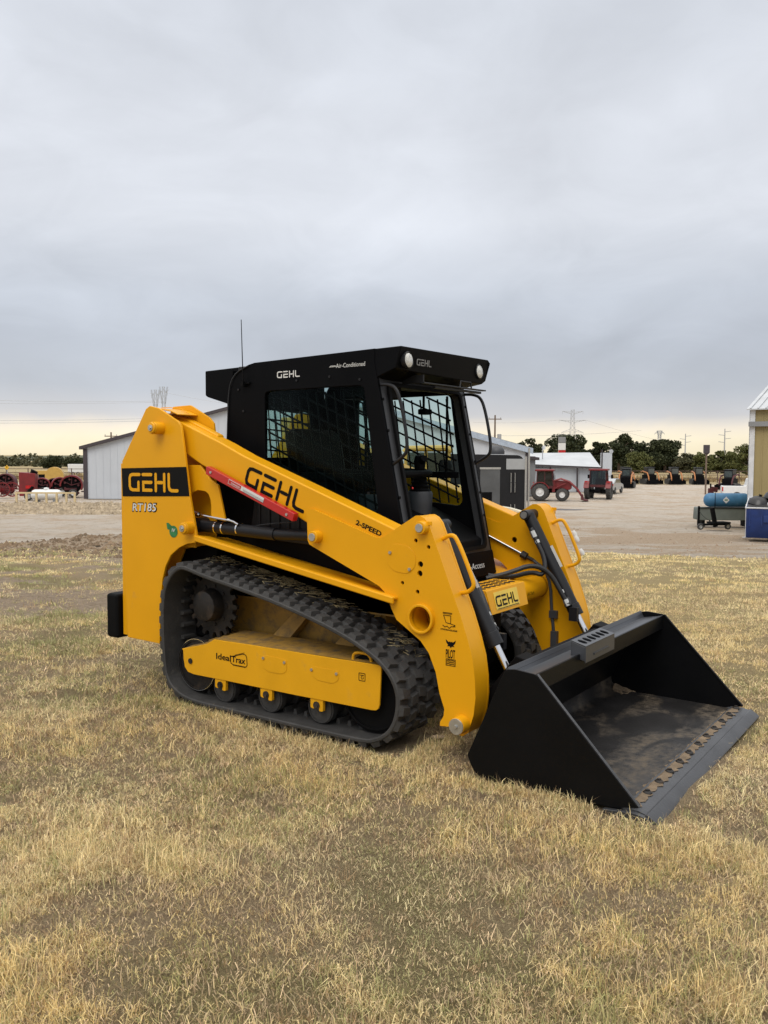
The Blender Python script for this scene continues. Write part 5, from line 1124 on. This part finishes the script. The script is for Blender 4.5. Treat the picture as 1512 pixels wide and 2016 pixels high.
# --- tan building at the right edge
b = site('tan_building', 15.26, 37, -32, 'tan metal building with white corner trim and grey roof at the right edge', 'building')
m = MB(); m.box(0, 14, 0, 10, 0, 5.15)
for k in range(32): m.box(.45+k*.45, .50+k*.45, -.02, 0, 0, 5.1)
P('wall', m, wally, b)
m = MB(); m.box(-.03, .19, -.06, -.021, 0, 5.1); m.box(-.03, -.001, -.06, .2, 0, 5.1); P('corner_trim', m, trimw, b)
m = MB(); m.box(-.04, 14, -.22, -.061, 4.42, 4.62); P('grey_beam', m, wallg, b)
m = MB(); m.add([(-.12, -.25, 5.15), (14, -.25, 5.15), (14, 5, 6.5), (-.12, 5, 6.5), (-.12, -.25, 5.10), (14, -.25, 5.10), (14, 5, 6.45), (-.12, 5, 6.45), (-.12, 10, 5.15), (14, 10, 5.15)], [(0, 1, 2, 3), (4, 7, 6, 5), (0, 4, 5, 1), (3, 2, 9, 8), (0, 3, 7, 4)])
for k in range(46): x = k*.3; m.add([(x, -.27, 5.155), (x+.05, -.27, 5.155), (x+.05, 5, 6.53), (x, 5, 6.53), (x, -.27, 5.19), (x+.05, -.27, 5.19), (x+.05, 5, 6.56), (x, 5, 6.56)], [(4, 5, 6, 7), (0, 1, 5, 4), (0, 4, 7, 3), (1, 2, 6, 5)])
P('roof', m, roofm, b, flat=True)
# --- dumpster
b = site('dumpster', 14.47, 33, -26, 'dark blue dumpster heaped with black bags in front of the tan building', 'dumpster')
m = MB(); pr_ = [(-.75, .12), (.75, .12), (.80, 1.15), (.80, 1.35), (-.85, 1.05), (-.85, .5)]
m.yz([[(-.62, .10), (.70, .10), (.85, .45), (.85, 1.52), (-.85, 1.22), (-.85, .55)]], -.80, .90); bd = P('body', m, navy, b, bevel=.015)
m = MB(); m.tube([(-.82, -.87, 1.225), (.92, -.87, 1.225), (.92, .87, 1.535), (-.82, .87, 1.535)], .030, 6, closed=True); P('rim', m, trimw, b)
m = MB(); m.add([(-.78, -.83, 1.225), (.88, -.83, 1.225), (.88, .83, 1.52), (-.78, .83, 1.52)], [(0, 1, 2, 3)]); P('load', m, bag, b)
m = MB(); m.box(-.2, .62, -.92, -.852, .70, .95); P('side_pocket', m, navy, b, bevel=.01)
for k in range(4): m = MB(); m.box(-.7+k*.42, -.66+k*.42, -.875, -.851, .55, 1.2); P('rib', m, navy, b)
m = MB(); m.box(-.806, -.801, -.75, -.30, .62, 1.15); P('notice', m, trimw, b)
for (x, y, z, r, lab) in ((-.35, .25, 1.42, .40, 'black rubbish bag bulging at the left end of the dumpster'), (.35, .35, 1.62, .45, 'higher black rubbish bag on the right of the dumpster')):
    m = MB(); m.lathe((0, 0, 0), (.2, 0, 1), [(-r*.7, 0), (-r*.6, r*.6), (-r*.2, r), (r*.2, r*.85), (r*.5, r*.5), (r*.62, r*.12), (r*.75, r*.2), (r*.76, 0)], 14); q = bpy.data.objects
    o = m.build('rubbish_bag', bag, None); xx, yy = S(14.47+x, 33+y); o.location = (xx, yy, -1.64+z); tag(o, lab, 'rubbish bag', 'bags in the dumpster')
m = MB(); gg = np.random.RandomState(3)
for k in range(9): a = gg.rand()*6.3; m.lathe((-.1+k*.07, -.3+gg.rand()*.2, 0+gg.rand()*.08), (gg.randn()*.3, gg.randn()*.3, 1), [(-.09, 0), (-.05, .09), (.03, .11), (.09, .05), (.1, 0)], 7)
o = m.build('foam_scraps', trimw, None); xx, yy = S(14.47, 32.75); o.location = (xx, yy, -.30); tag(o, 'white packing scraps lying in front of the black bags', 'packing scraps')
b = site('bollard', 13.97, 34, 0, 'thin white post standing at the left of the dumpster', 'post'); m = MB(); m.cyl((0, 0, 0), (0, 0, 1.3), .035, seg=10); m.box(-.1, .1, -.1, .1, 0, .03); P('pole', m, trimw, b)
# --- blue tank on a grey one, implement before them
def hcap(m, x0, x1, z, r, y=0, e=.5):
    m.lathe((x0, y, z), (1, 0, 0), [(0, 0), (.04*e*2, r*.55), (.12*e*2, r*.85), (.25*e*2, r), (x1-x0-.25*e*2, r), (x1-x0-.12*e*2, r*.85), (x1-x0-.04*e*2, r*.55), (x1-x0, 0)], 28)
b = site('grey_tank', 15.76, 41, -3, 'low grey green trough tank under the blue tank', 'tank')
m = MB(); m.xz(rpoly([(-1.25, .30), (1.2, .30), (1.2, .88), (-1.22, .88)], .05, 2), -.45, .45); P('trough', m, sage, b, bevel=.03)
m = MB(); m.box(-1.28, -1.20, -.48, -.40, .1, .95); m.box(-1.28, 1.22, -.50, -.455, .86, .90); P('frame', m, blackm, b)
for x in (-1.0, 1.0): m = MB(); m.box(x-.06, x+.06, -.4, .4, 0, .30); P('leg', m, blackm, b)
b = site('blue_tank', 15.83, 41, -3, 'weathered light blue cylindrical tank with a white diamond placard', 'tank', dz=.90)
m = MB(); hcap(m, -.97, 1.15, .32, .32); P('shell', m, bluep, b)
m = MB(); f = frame((-.05, -.327, .33), (1, 0, 0), (0, 0, 1)); m.poly([[(-.15, 0), (0, -.16), (.15, 0), (0, .16)]], .006, f); P('placard', m, trimw, b, flat=True)
m = MB(); m.poly([[(-.07, -.03), (.07, -.03), (.07, .02), (-.07, .02)]], .004, frame((-.05, -.334, .34), (1, 0, 0), (0, 0, 1))); P('placard_mark', m, decalg, b, flat=True)
m = MB(); m.cyl((-.55, -.33, -.02), (-.55, -.33, .68), .015, seg=6); P('strap', m, blackm, b)
b = site('drill_implement', 14.50, 38.7, 10, 'small black wheeled implement with a leaning post before the grey tank', 'implement')
m = MB(); m.box(-.75, .62, -.06, .06, .18, .27); m.box(-.2, .62, -.3, .3, .26, .34); m.cyl((-.02, -.1, .2), (.14, -.12, .95), .10, seg=8) if False else m.box(-.04, .12, -.16, -.02, .12, .98, Matrix.Rotation(-.22, 4, 'Y')); P('frame', m, blackm, b, bevel=.01)
for x in (-.72, .58): wheel(b, x, -.12, .14, .14, .10, steel, False)
m = MB(); m.tube([(-.72, 0, .8), (-.55, -.1, .55), (-.2, -.1, .35)], .012, 6, smooth=1); P('hose', m, hosem, b)
b = site('hand_auger', 15.89, 43, 0, 'rusty red auger head standing behind the left end of the blue tank', 'auger'); m = MB(); m.cyl((0, 0, 0), (0, 0, 1.95), .04, seg=8); P('post', m, blackm, b)
m = MB(); m.box(-.34, .0, -.08, .08, 1.55, 1.78, Matrix.Rotation(.2, 4, 'Y')); m.box(-.1, .12, -.1, .1, 1.45, 1.72); m.cyl((.1, 0, 1.5), (.42, 0, 1.28), .05, seg=8); m.box(.30, .52, -.06, .06, 1.22, 1.42); P('gear_head', m, redd, b, bevel=.01)
# --- left: propane tank, rail, farm machines, warning sign
b = site('propane_tank', -25.61, 67, -3, 'white propane tank lying behind a pale timber rail', 'tank')
m = MB(); hcap(m, -1.18, 1.18, .56, .40, e=.6); P('shell', m, white, b); m = MB(); m.lathe((0, 0, .94), (0, 0, 1), [(0, .20), (.08, .20), (.15, .16), (.18, 0)], 16); P('dome', m, white, b)
for x in (-.7, .7): m = MB(); m.box(x-.1, x+.1, -.3, .3, 0, .25); P('leg', m, wallg, b)
b = site('timber_rail', -25.03, 65.4, 0, 'pale yellow timber rail on short posts before the propane tank', 'barrier')
m = MB(); m.box(-2.3, 2.2, -.05, .05, .68, .80); P('rail', m, woody, b)
for x in (-2.2, -1.45, -.72, .02, .78, 1.5, 2.12): m = MB(); m.box(x-.07, x+.07, -.06, .06, 0, .676); P('post', m, woody, b)
def baler(root, mat, h=1.9, w=1.0, L=1.5, tall=False, open_=True):
    T_ = np.linspace(-.5, pi+.1, 16); R1, R2 = (L*.50, h*.46), (L*.43, h*.39); zc = h*.54
    arc = [(cos(t)*R1[0], zc+sin(t)*R1[1]) for t in T_]+[(cos(t)*R2[0], zc+sin(t)*R2[1]) for t in T_[::-1]]
    m = MB(); m.xz(arc, -w/2, w/2); P('hood', m, mat, root, bevel=.02)
    m = MB(); m.xz([(cos(t)*R2[0]*.98, zc+sin(t)*R2[1]*.98) for t in np.linspace(0, 2*pi, 20)[:-1]], -w*.30, w*.42); P('chamber', m, blackm, root)
    m = MB()
    for k in range(7): a = k*.9; m.cyl((cos(a)*R2[0]*.7, -w*.42, zc+sin(a)*R2[1]*.7), (cos(a)*R2[0]*.7, -w*.28, zc+sin(a)*R2[1]*.7), .09, seg=10)
    for a in (.3, 1.5, 2.6): m.cyl((0, -w*.33, zc), (cos(a)*R2[0], -w*.33, zc+sin(a)*R2[1]), .045, seg=5)
    m.box(-L*.30, L*.22, -w*.45, -w*.34, zc-h*.22, zc-h*.12); P('rollers', m, redd, root)
    for s in (-1, 1): wheel(root, .15, s*(w/2+.16), .36, .36, .22, white, False)
    m = MB(); m.box(L*.4, L*.4+.5, -.06, .06, .42, .52); m.cyl((L*.4+.45, 0, 0), (L*.4+.45, 0, .6), .04, seg=6); m.box(-L*.35, L*.35, -w/2-.12, -w/2-.02, .3, .45); P('hitch', m, redd, root)
    m = MB(); m.box(-.2, .15, -w/2-.135, -w/2-.125, .34, .42); P('label_plate', m, trimw, root)
GRP = 'red farm machines stored left of the white building'
for px_, d_, h_, w_, L_, rz, mt, lab in ((-33.46, 84, 1.75, 1.1, 1.4, 12, redd, 'dark red baler just right of the tall red machine'), (-30.57, 79, 1.55,  1.0, 1.5, 18, redf, 'round red baler above the left end of the propane tank'),
        (-29.75, 80, 1.5,  1.1, 1.5, 8, redd, 'dark red baler above the right half of the propane tank'), (-28.60, 78, 1.65,  1.1, 1.5, 22, redf, 'red baler with an open ring above the timber rail end'),
        (-26.86, 76, 1.9,  1.3, 1.9, 15, redf, 'largest red baler beside the white building corner'), (-34.17, 80, 1.9,  1.2, 1.7, 10, redd, 'dark red machine between the rake and the tall one')):
    b = site('hay_baler', px_, d_, rz, lab, 'farm machine', GRP); baler(b, mt, h_, w_, L_)
b = site('feed_mixer', -28.56, 71, 10, 'tall red box shaped farm machine left of the propane tank', 'farm machine', GRP)
m = MB(); m.xz([(-.60, .35), (.50, .35), (.62, 1.6), (.62, 2.15), (-.62, 2.25)], -.55, .55); P('hopper', m, redf, b, bevel=.02); m = MB(); m.cyl((.45, -.56, 1.1), (-.05, -.60, .55), .12, seg=10); m.lathe((.30, 0, 2.0), (.5, 0, 1), [(0, .2), (.4, .3), (.42, .25)], 14); P('chute', m, blackm, b)
m = MB(); m.box(-.1, .45, -.60, -.555, .95, 1.2); P('guard', m, lampr, b)
for s in (-1, 1): wheel(b, .1, s*.62, .34, .34, .2, steel, False)
b = site('wheel_rake', -31.81, 74, 20, 'red wheel rake with round spoked rotors at the left edge', 'farm machine', GRP)
for k in range(3):
    x = -.9+k*.75; m = MB(); m.ring((x, -.1+k*.1, .72), (x, -.05+k*.1, .72), .62, .52, 24)
    for i in range(14): a = 2*pi*i/14; m.cyl((x, -.07+k*.1, .72), (x+.62*cos(a), -.07+k*.1, .72+.62*sin(a)), .02, seg=4)
    P('rake_wheel', m, redf, b)
m = MB(); m.cyl((-1.2, .15, .75), (1.0, .3, .8), .08, seg=8); m.box(-.3, .3, .1, .5, .3, .9); P('beam', m, redd, b)
b = site('yellow_header', -35.92, 95, 15, 'yellow farm machine with round hood behind the red balers', 'farm machine')
m = MB(); a = [(.5+cos(t)*.95, 1.15+sin(t)*1.0) for t in np.linspace(-.2, pi+.1, 12)]; m.xz(a+[(-.4, .3), (1.4, .3)], -.6, .6); m.box(-1.5, -.3, -.5, .5, 1.35, 1.75); P('hood', m, oldy, b, bevel=.03)
m = MB(); m.box(-1.1, -.4, -.45, .45, .8, 1.34); m.cyl((-1.0, 0, 0), (-1.0, 0, .9), .06, seg=6); P('frame', m, blackm, b)
for s in (-1, 1): wheel(b, .5, s*.7, .4, .4, .2, steel, False)
b = site('warning_sign', -42.61, 100, 0, 'yellow diamond road sign on a post at the far left', 'sign'); m = MB(); m.cyl((0, 0, 0), (0, 0, 2.1), .05, seg=6); P('post', m, galv, b)
m = MB(); f = frame((0, -.07, 1.95), (1, 0, 0), (0, 0, 1)); m.poly([[(-.26, 0), (0, -.28), (.26, 0), (0, .28)]], .02, f); P('sign_plate', m, pm('sign_yellow', (.75, .42, .02), .4), b, flat=True); m = MB(); f = frame((0, -.092, 1.95), (1, 0, 0), (0, 0, 1)); m.poly([[(-.03, -.1), (.03, -.1), (.03, .08), (.09, .08), (0, .17), (-.09, .08), (-.03, .08)]], .004, f); P('arrow', m, decal, b, flat=True)
b = site('white_trailer', -52.07, 150, 0, 'small white trailer far behind the balers by the building corner', 'trailer'); m = MB(); m.box(-1.3, 1.3, -.8, .8, .5, 1.9); P('body', m, white, b, bevel=.05); [wheel(b, x, -.75, .3, .3, .2, steel, False) for x in (-.4, .4)]
# --- yellow telehandler glimpsed through the cab
b = site('telehandler', 0.05, 20, 0, 'yellow telehandler seen only through the mesh windows of the cab', 'telehandler')
m = MB(); m.box(-2.3, 1.7, -.5, .9, .55, 1.25); m.box(.95, 1.75, -.75, .2, .6, 1.55); P('body', m, oldy, b, bevel=.06)
m = MB(); m.box(.25, 1.45, -.75, .25, .9, 1.55); P('cab_lower', m, blackg, b, bevel=.03); m = MB(); m.box(.45, 1.3, -.72, .2, 1.55, 2.28); P('cab_glass', m, dglass, b)
for x in (.42, .86, 1.36): m = MB(); m.cyl((x, -.74, 1.5), (x, -.74, 2.3), .035, seg=6); P('cab_post', m, oldy, b)
m = MB(); m.tube([(.38, -.76, 2.28), (.45, -.76, 2.36), (1.30, -.76, 2.38), (1.42, -.76, 2.30)], .06, 8); m.box(.4, 1.4, -.7, .25, 2.30, 2.42); P('cab_roof', m, oldy, b)
m = MB(); m.box(-2.35, -1.75, -.2, .25, 1.2, 3.05); m.xz([(-2.3, 2.9), (-1.8, 3.1), (.3, 1.6), (.1, 1.35)], .3, .65); P('boom', m, oldy, b, bevel=.03)
m = MB(); m.lathe((1.28, -.9, 1.75), (0, 0, 1), [(0, 0), (.02, .12), (.25, .14), (.36, .1), (.38, 0)], 12); P('mirror', m, blackm, b)
for x in (-1.5, 1.2):
    for y in (-.65, .85): wheel(b, x, y, .52, .52, .36, oldy)
# --- puddle and stones on the gravel
def patch(name, r, d, rr, dd, mat, lab=None, seed=1):
    g = random.Random(seed); m = MB(); x0, y0 = S(r, d); n = 22; vs = []
    for i in range(n):
        a = 2*pi*i/n; k = 1+g.uniform(-.25, .25); x, y = S(r+rr*cos(a)*k, d+dd*sin(a)*k); vs.append((x, y, float(Hxy(x, y))+.012-(.05 if True else 0)))
    m.add(vs, [tuple(range(n))]); o = m.build(name, mat, None, flat=True); o['kind'] = 'structure'
patch('puddle', 12.13, 58.5, 1.35, .9, dirtp, seed=4)
g = np.random.RandomState(12); m = MB()
for k in range(420):
    if k < 240: r_, d_ = -12+8.5*g.rand(), 23+8*g.rand()**1.2; s_ = .012+.035*g.rand()**3
    else: r_, d_ = 6+8*g.rand(), 17+14*g.rand(); s_ = .012+.03*g.rand()**3
    x, y = S(r_, d_); z = float(Hxy(x, y))-(.045 if grass_w(np.array([x]), np.array([y]))[0] < .5 else 0); an = g.rand()*6; q = Matrix.Translation((x, y, z)) @ Matrix.Rotation(an, 4, 'Z'); a_, b_, c_ = s_*(.7+g.rand()), s_*(.7+g.rand()), s_*.7
    m.add([(-a_, 0, 0), (0, -b_, 0), (a_, 0, 0), (0, b_, 0), (a_*.2, b_*.1, c_), (-a_*.3, -b_*.2, c_*.8)], [(0, 1, 5), (1, 2, 4), (1, 4, 5), (2, 3, 4), (3, 0, 5), (3, 5, 4)], q)
o = m.build('loose_stones', pm('stone', (.36, .31, .25), .9, var=.3, vs=2), None); o['kind'] = 'stuff'
def clods(name, n, fr, fd, s0, s1, mat, seed, keep):
    g = np.random.RandomState(seed); r_ = fr[0]+(fr[1]-fr[0])*g.rand(n); d_ = fd[0]+(fd[1]-fd[0])*g.rand(n); x = CAM.x+r_*RH[0]+d_*FH[0]; y = CAM.y+r_*RH[1]+d_*FH[1]
    k = keep(x, y, g.rand(n)); x, y = x[k], y[k]; n = len(x); z = Hxy(x, y)-np.where(grass_w(x, y) < .5, .045, 0); s = s0+(s1-s0)*g.rand(n)**3
    base = np.array([(-1, 0, -.1), (0, -1, -.1), (1, 0, -.1), (0, 1, -.1), (.35, .2, .75), (-.4, -.25, .6)]); T_ = np.array([(0, 1, 5), (1, 2, 4), (1, 4, 5), (2, 3, 4), (3, 0, 5), (3, 5, 4)])
    a = g.rand(n)*6.28; V = base[None]*(s[:, None]*(.6+.8*g.rand(n, 3)))[:, None, :]+g.randn(n, 6, 3)*s[:, None, None]*.12; c, q = np.cos(a)[:, None], np.sin(a)[:, None]
    V = np.stack([V[..., 0]*c-V[..., 1]*q+x[:, None], V[..., 0]*q+V[..., 1]*c+y[:, None], V[..., 2]+z[:, None]], -1).reshape(-1, 3); F = (T_[None]+np.arange(n)[:, None, None]*6).reshape(-1, 3)
    me = bpy.data.meshes.new(name); me.from_pydata(V.tolist(), [], F.tolist()); me.materials.append(mat); o = bpy.data.objects.new(name, me); C.objects.link(o); o['kind'] = 'stuff'
earth = pm('earth_clods', (.185, .130, .080), .95, var=.45, vs=.9)
clods('soil_clods', 22000, (-16, -1), (15, 28), .012, .085, earth, 3, lambda x, y, u: u < soil_w(x, y)*.9)
clods('soil_clods', 9000, (1, 16), (13, 40), .010, .05, pm('clay_clods', (.30, .22, .15), .95, var=.3, vs=.9), 4, lambda x, y, u: u < soil_w(x, y)*.35)
clods('gravel_stones', 3500, (-14, 16), (15, 45), .010, .035, pm('gravel_stone', (.38, .34, .28), .9, var=.35, vs=3), 5, lambda x, y, u: (grass_w(x, y) < .3) & (u < .8))
clods('gravel_bank', 9000, (-30, -12), (50, 66), .05, .22, pm('bank_gravel', (.36, .29, .20), .9, var=.4, vs=1), 6, lambda x, y, u: u < .7)
# --- a dead leaf by the bucket
m = MB(); lf = [(-.045, 0, .006), (-.02, .016, .014), (.01, .020, .016), (.045, .006, .020), (.03, -.012, .012), (.0, -.018, .006), (-.02, -.012, .004)]
m.add(lf+[(0, 0, .003)], [(i, (i+1) % 7, 7) for i in range(7)]); m.cyl((-.045, 0, .006), (-.075, .004, .002), .0012, seg=4)
o = m.build('dry_leaf', pm('dead_leaf', (.33, .25, .16), .7, var=.2, vs=20), None, flat=True); o.location = (1.617, -0.532, .018); tag(o, 'curled dry leaf lying on the grass before the lift arm pin', 'leaf')
# ------------------------------------------------------------------ trees
def leaf_mat(name, a, b):
    m = bpy.data.materials.new(name); m.use_nodes = True; t = m.node_tree; p = t.nodes['Principled BSDF']; vc = N('ShaderNodeVertexColor', t, layer_name='col')
    mi = N('ShaderNodeMix', t, data_type='RGBA'); sp = N('ShaderNodeSeparateColor', t); t.links.new(vc.outputs[0], sp.inputs[0]); t.links.new(sp.outputs[0], mi.inputs['Factor']); mi.inputs['A'].default_value = (*a, 1); mi.inputs['B'].default_value = (*b, 1)
    t.links.new(mi.outputs['Result'], p.inputs['Base Color']); p.inputs['Roughness'].default_value = .7; p.inputs['Specular IOR Level'].default_value = .2; return m
oak = leaf_mat('oak_leaves', (.018, .026, .012), (.065, .072, .03)); bush = leaf_mat('scrub_leaves', (.045, .060, .018), (.16, .16, .055)); haz = leaf_mat('far_scrub', (.05, .055, .03), (.13, .12, .06))
def foliage(name, blobs, n, size, mat, parent, seed, loc=(0, 0, 0)):
    g = np.random.RandomState(seed); B = np.array(blobs, float); wt = B[:, 3]**2; idx = g.choice(len(B), n, p=wt/wt.sum()); v = g.randn(n, 3); v /= np.linalg.norm(v, axis=1)[:, None]
    rr = (.62+.42*g.rand(n)); c = B[idx, :3]+v*(B[idx, 3]*rr)[:, None]*np.array((1, 1, .85)); a = g.randn(n, 3); a /= np.linalg.norm(a, axis=1)[:, None]; b_ = np.cross(a, g.randn(n, 3)); b_ /= np.linalg.norm(b_, axis=1)[:, None]
    s = size*(.5+g.rand(n))[:, None]; V = np.stack([c+a*s, c+b_*s*.7, c-a*s, c-b_*s*.7], 1).reshape(-1, 3)
    me = bpy.data.meshes.new(name); me.from_pydata(V.tolist(), [], np.arange(n*4).reshape(n, 4).tolist()); at = me.color_attributes.new('col', 'FLOAT_COLOR', 'POINT')
    k = np.repeat(np.clip(g.rand(n)*.7+.3*g.rand(len(B))[idx], 0, 1), 4); at.data.foreach_set('color', np.stack([k, k, k, np.ones_like(k)], -1).astype(np.float32).ravel()); me.materials.append(mat)
    o = bpy.data.objects.new(name, me); C.objects.link(o); o.location = loc
    if parent: o.parent = parent
    return o
def tree(name, r, d, w, h, base, lab, mat, seed, group=None, n=13000, cat='tree', dome=1.):
    g = random.Random(seed); o = site(name, r, d, 0, lab, cat, group); m = MB(); bl = []
    m.tube([(0, 0, 0), (g.uniform(-.1, .1), 0, h*.25), (g.uniform(-.3, .3), 0, h*.5), (0, 0, h*.75)], [h*.045, h*.035, h*.022, h*.008], 7)
    for k in range(9):
        a = k*2.4+g.random(); z0 = h*(.2+.05*k); L = w*.36*g.uniform(.7, 1.1); m.tube([(0, 0, z0), (cos(a)*L*.5, sin(a)*L*.5, z0+h*.12), (cos(a)*L, sin(a)*L, z0+h*.22)], [h*.018, h*.010, h*.004], 5)
    m.build('trunk', wood, o)
    lobes = [(g.uniform(-.32, .32)*w, g.uniform(-.25, .25)*w, g.uniform(.72, 1.0)) for _ in range(5)]; lobes[0] = (lobes[0][0]*.4, 0, 1.0)
    for k in range(80):
        a = g.uniform(0, 2*pi); q = g.random()**.5; z = g.uniform(base, 1)
        env = max(.25, (1-((z-.5)/.56)**2)**.5) if z < 1 else .25
        R = w*(.06+.12*g.random()**1.5); lb = lobes[k % 5]; bl.append((lb[0]+cos(a)*q*(w*.30)*env, lb[1]+sin(a)*q*(w*.30)*env, min(h*z, h-R*.8)*lb[2], R))
    foliage('crown', bl, n, max(.16, w*.024), mat, o, seed)
OG = 'dark oaks beyond the sheds'
for k, (px0, px1, top, d_, lab) in enumerate(((1016, 1066, 861, 195, 'small dark oak at the left end of the oak row'), (1066, 1155, 854, 200, 'broad dark oak behind the roadside sign'), (1162, 1200, 866, 205, 'narrow oak crown just right of the white metal tower'),
        (1184, 1252, 853, 200, 'tallest dark oak above the orange loaders'), (1246, 1290, 866, 210, 'lower oak between the tallest oak and the round one'), (1274, 1342, 863, 205, 'round dark oak left of the short power pole'))):
    s_ = d_/1740; w_ = (px1-px0)*s_*1.08; tree('oak_tree', ((px0+px1)/2-756)*s_, d_, w_, (897-top)*s_+1.485+2.1, .30, lab, oak, 40+k, OG)
SG = 'greener scrub trees right of the oaks'
for k, (px0, px1, top, d_, lab) in enumerate(((1240, 1285, 886, 190, 'yellowish bushy tree in front of the oaks'), (1330, 1372, 889, 200, 'low dull green tree just right of the round oak'), (1362, 1402, 886, 190, 'green scrub tree directly behind the black lamp pole'), (1392, 1432, 884, 195, 'green scrub tree left of the power pole foot'),
        (1424, 1462, 886, 190, 'green scrub tree right of the power pole foot'), (1448, 1500, 871, 175, 'tall scrub tree touching the tan building edge'))):
    s_ = d_/1740; tree('scrub_tree', ((px0+px1)/2-756)*s_, d_, (px1-px0)*s_*1.15, (897-top)*s_+1.485+2.0, .10, lab, bush if k != 1 else haz, 60+k, SG, 9000)
LG = 'darker trees on the left skyline'
for k, (px0, px1, top, d_, lab) in enumerate(((88, 132, 903, 240, 'dark round tree on the left skyline'), (130, 172, 907, 240, 'dark tree beside the white building corner'), (196, 240, 908, 250, 'tree behind the white building'))[:2]):
    s_ = d_/1740; tree('skyline_tree', ((px0+px1)/2-756)*s_, d_, (px1-px0)*s_*1.1, (899-top)*s_+1.485+2.4, .05, lab, oak, 80+k, LG, 8000)
# far woods (one mass) and the low hill behind them
g = np.random.RandomState(4); bl = []
for k in range(150): x, y = S(-250+175*g.rand()+0, 262+40*g.rand()); bl.append((x, y, -2.6+2.0*g.rand(), 2.0+1.2*g.rand()))
for k in range(150): x, y = S(24+95*g.rand(), 225+25*g.rand()); bl.append((x, y, -2.+1.6*g.rand(), 1.6+1.0*g.rand()))
o = foliage('far_woods', bl, 42000, .42, haz, None, 6); o['kind'] = 'stuff'
bl = []
for k in range(90): q = g.rand(); x, y = S(46+44*q, 212+8*g.rand()); bl.append((x, y, -1.4+2.6*g.rand()*(1-.4*q), 1.5+.9*g.rand()))
o = foliage('far_woods', bl, 26000, .34, oak, None, 16); o['kind'] = 'stuff'
m = MB(); xs = np.linspace(-900, 900, 60); vs = []
for x in xs:
    hh = 1.0+4.2*math.exp(-((x+190)/140)**2)+.5*sin(x*.03)
    for d_, z in ((560, -3.2), (640, -3.0+hh*.8), (760, -3.0+hh), (1000, -3.2)): p = S(x, d_); vs.append((*p, z))
fs = [(i*4+j, i*4+j+1, i*4+j+5, i*4+j+4) for i in range(59) for j in range(3)]; m.add(vs, fs); o = m.build('hill', haz if False else pm('hill_scrub', (.085, .09, .05), .9, var=.3, vs=.05), None); o['kind'] = 'structure'
# dry tall weeds along the fence line
g = np.random.RandomState(8); 
pts = np.array([S(-70+130*g.rand(), 121+16*g.rand()) for k in range(2600)])
def weed_cols(P, g_): return np.array((.27, .19, .09))*(.6+.8*g_.rand(len(P), 1))*np.ones((1, 3))
blades('tall_weeds', pts, 6, .4, 1.0, .07, .4, .4, weed_cols, 9)
